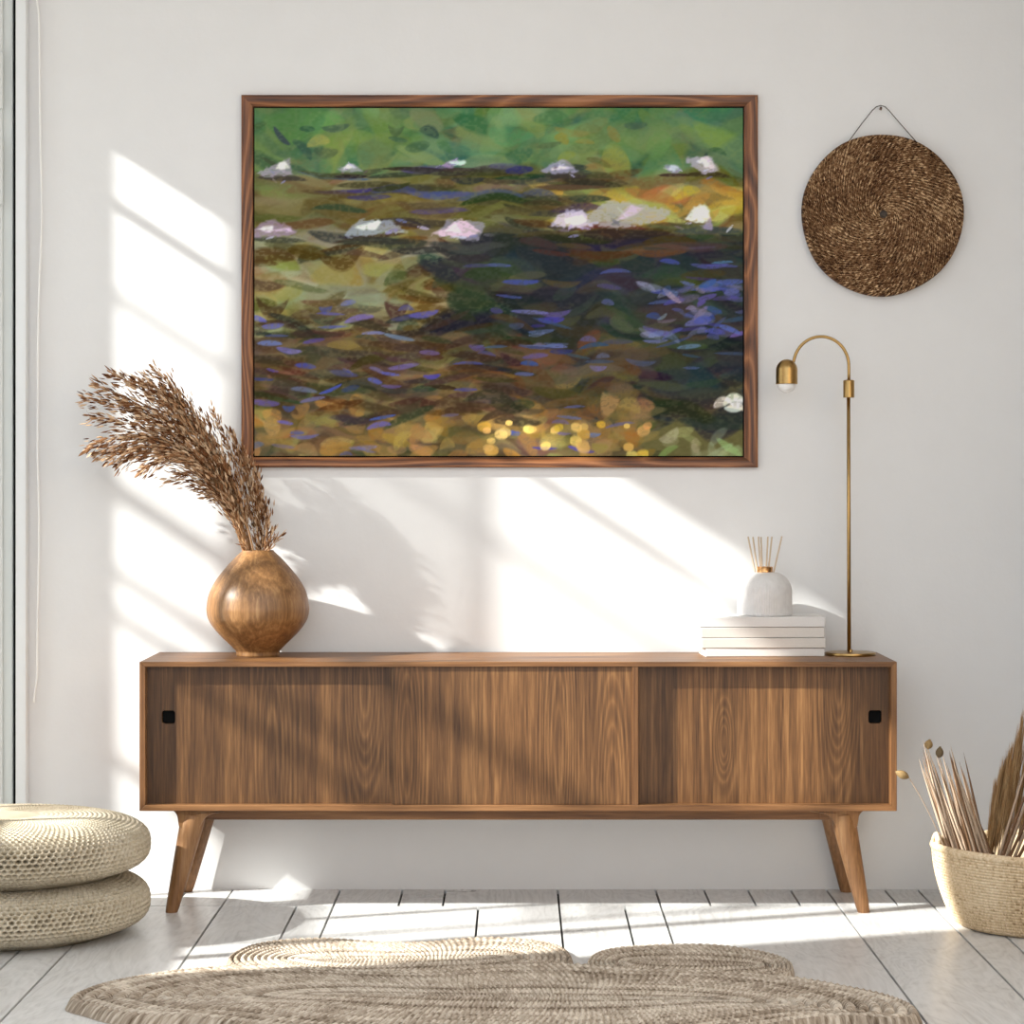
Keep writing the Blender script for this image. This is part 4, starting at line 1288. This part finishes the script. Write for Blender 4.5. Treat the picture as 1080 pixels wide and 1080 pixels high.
def make_stems():
    rr = random.Random(9)
    G = 'dried reed blades leaning left in the basket'
    tips = [(969, 781), (974, 788), (979, 786), (985, 800), (990, 794), (995, 806), (1000, 786), (1004, 798), (1008, 806), (1012, 794), (1016, 812), (1003, 830), (991, 822), (980, 812), (972, 812), (1020, 826), (1011, 822), (997, 795), (986, 790), (1025, 842),
            (976, 800), (982, 793), (988, 812), (993, 800), (998, 818), (1006, 790), (1010, 812), (1014, 802), (1018, 820), (984, 830), (1000, 806), (1022, 836), (970, 800), (973, 796), (977, 810), (981, 804), (987, 806), (989, 818), (994, 812), (1002, 794), (1005, 816), (1009, 800), (1013, 808), (1017, 828)]
    for i, (tx, ty) in enumerate(tips):
        D = 5.70 + rr.uniform(-.09, .07)
        rx = 1000 + (tx - 968) * 0.86 + rr.uniform(-2, 2)      # where it crosses the rim line (y 893)
        q = (900 - ty) / (975 - ty)
        bx = tx + (rx - tx) / q
        a = P(bx, 972, 5.70 + (D - 5.70) * .5); b = P(tx, ty, D)
        a.z = max(a.z, 0.022)
        pale = i % 2 == 0
        lab = ('pale dried reed blade leaning left in the bundle out of the basket' if pale else 'dark brown dried reed blade leaning left in the bundle out of the basket')
        mb = MB()
        blade(mb, a, b, rr.uniform(.0030, .0042), rr.uniform(.0030, .0046), rr.uniform(-.01, .012), rr)
        o = mb.build('dried_reed', M['reed_pale' if pale else 'reed_dark'], smooth=True, loc=tuple(a))
        tag(o, lab, 'dried reed', G + (' (pale)' if pale else ' (dark)'))
    # seed heads on thin stalks
    pods = [((951.5, 817), 1000, 5.62, 'pod', 'seed head on a thin pale stalk bending out to the sideboard end', (8.0, 4.6), (-0.75, 0.35)),
            ((979.5, 785), 1010, 5.60, 'pod', 'light round seed head above the left reed bundle, higher of the pair', (5.4, 4.6), (0.25, 1)),
            ((991, 793.5), 1016, 5.60, 'pod_dark', 'dark round seed head above the left reed bundle, lower of the pair', (6.2, 4.4), (0.1, 1))]
    for (tx, ty), rx, D, mt, lab, (ra, rb), (ux, uz) in pods:
        a = P(rx + 18, 970, 5.70); a.z = max(a.z, 0.022)
        k = D / F
        tip = P(tx, ty, D)
        st = thing('seed_head_stem', tuple(a), lab, 'seed head')
        mid = P(rx, 893, D)
        end = tip - Vector((ux, 0, uz)).normalized() * ra * k * .8 if tx > 960 else tip + Vector((7 * k, 0, -3 * k))
        MB().tube(bez(a, mid, mid.lerp(end, .5) + Vector((0.002, 0, 0.004)), end, 20), 0.0013, 6).build('stalk', M['reed_pale'], st, smooth=True)
        u = Vector((ux, 0, uz)).normalized()
        q = Vector((0, 0, 1)).rotation_difference(u)
        mb = MB()
        prof = []
        for i in range(15):
            t = i / 14
            prof.append((max(rb * k * math.sin(math.pi * t) ** .7 * (1.08 - .25 * t), .0004), ra * k * (2 * t - 1)))
        mb.lathe(prof, (0, 0, 0), 20)
        mb.add([Vector((math.cos(w) * .003, math.sin(w) * .003, ra * k * (1 if r_ else .96))) for r_ in (0, 1) for w in [2 * math.pi * j / 8 for j in range(8)]],
               [(j, (j + 1) % 8, 8 + (j + 1) % 8, 8 + j) for j in range(8)])
        ctr = tip
        mb.v = [ctr + q @ v for v in mb.v]
        mb.build('seed_pod', M[mt], st, smooth=True)
    # golden bristly plumes and reeds leaning right
    plumes = [((1051, 828), 1043), ((1059, 806), 1047), ((1067, 790), 1050), ((1074, 773), 1054), ((1081, 750), 1059), ((1090, 756), 1066), ((1100, 765), 1074), ((1056, 816), 1045), ((1064, 797), 1050), ((1078, 784), 1060)]
    for i, ((tx, ty), rx) in enumerate(plumes):
        D = 5.68 + rr.uniform(-.06, .06)
        q = (897 - ty) / (972 - ty)
        a = P(tx + (rx - tx) / q, 972, 5.70); a.z = max(a.z, .022)
        b = P(tx, ty, D)
        st = thing('bristle_plume', tuple(a), 'golden bristly dried grass plume standing upright at the right of the basket', 'dried grass', 'golden plumes at the right of the basket')
        MB().tube([a, a.lerp(b, .5), b], [.0016, .0014, .0006], 6).build('stalk', M['reed_dark'], st, smooth=True)
        mb = MB()
        d = (b - a)
        for k in range(240):
            t = rr.uniform(.38, .86)
            p = a + d * t
            sd = Vector((rr.gauss(0, 1), rr.gauss(0, 1), 0)).normalized()
            dr = (d.normalized() + sd * rr.uniform(.01, .07)).normalized()
            Lb = min(rr.uniform(.05, .11), (1.03 - t) * d.length + .01)
            mb.spindle(p + sd * rr.uniform(0, .006), dr, Lb, .0010, sd, 3)
        mb.build('bristles', M['bristle'], st)
    for i, ((tx, ty), rx) in enumerate([((1082, 800), 1056), ((1088, 812), 1060), ((1094, 805), 1064), ((1100, 822), 1068), ((1106, 812), 1073), ((1112, 830), 1078)]):
        D = 5.57 + rr.uniform(-.03, .03)
        q = (897 - ty) / (972 - ty)
        a = P(tx + (rx - tx) / q, 972, 5.66); a.z = max(a.z, .022); b = P(tx, ty, D)
        mb = MB(); blade(mb, a, b, .0038, .0045, -.006, rr)
        o = mb.build('dried_reed', M['reed_pale' if i % 2 == 0 else 'reed_dark'], smooth=True, loc=tuple(a))
        tag(o, ('pale' if i % 2 == 0 else 'dark brown') + ' dried reed blade leaning right in front of the golden plumes', 'dried reed', 'dried reeds leaning right in the basket' + (' (pale)' if i % 2 == 0 else ' (dark)'))
make_stems()

# ---------------------------------------------------------------- light
sun = bpy.data.lights.new('sun', 'SUN')
sun.energy = 6.0
sun.angle = math.radians(1.0)
sun.color = (1.0, 0.97, 0.93)
so = bpy.data.objects.new('sun', sun)
so.rotation_euler = Vector((1.0, 0.36, -0.645)).to_track_quat('-Z', 'Y').to_euler()
so.location = (-4, -2, 5)
COL.objects.link(so)

w = bpy.data.worlds.new('sky'); SC.world = w
w.use_nodes = True
bg = w.node_tree.nodes['Background']
bg.inputs[0].default_value = (0.87, 0.935, 1.0, 1)
bg.inputs[1].default_value = 0.90

# ---------------------------------------------------------------- camera
cam = bpy.data.cameras.new('camera')
cam.sensor_width = 36.0
cam.lens = F / 1080 * 36
cam.shift_x = -(VX - 540) / 1080
cam.shift_y = -(540 - VY) / 1080
co = bpy.data.objects.new('camera', cam)
co.location = (0, -DW, H)
co.rotation_euler = (math.pi / 2, 0, 0)
COL.objects.link(co)
SC.camera = co

SC.view_settings.view_transform = 'Standard'
SC.view_settings.look = 'None'
SC.view_settings.exposure = 1.08
SC.view_settings.gamma = 1.0
SC.view_settings.use_curve_mapping = False
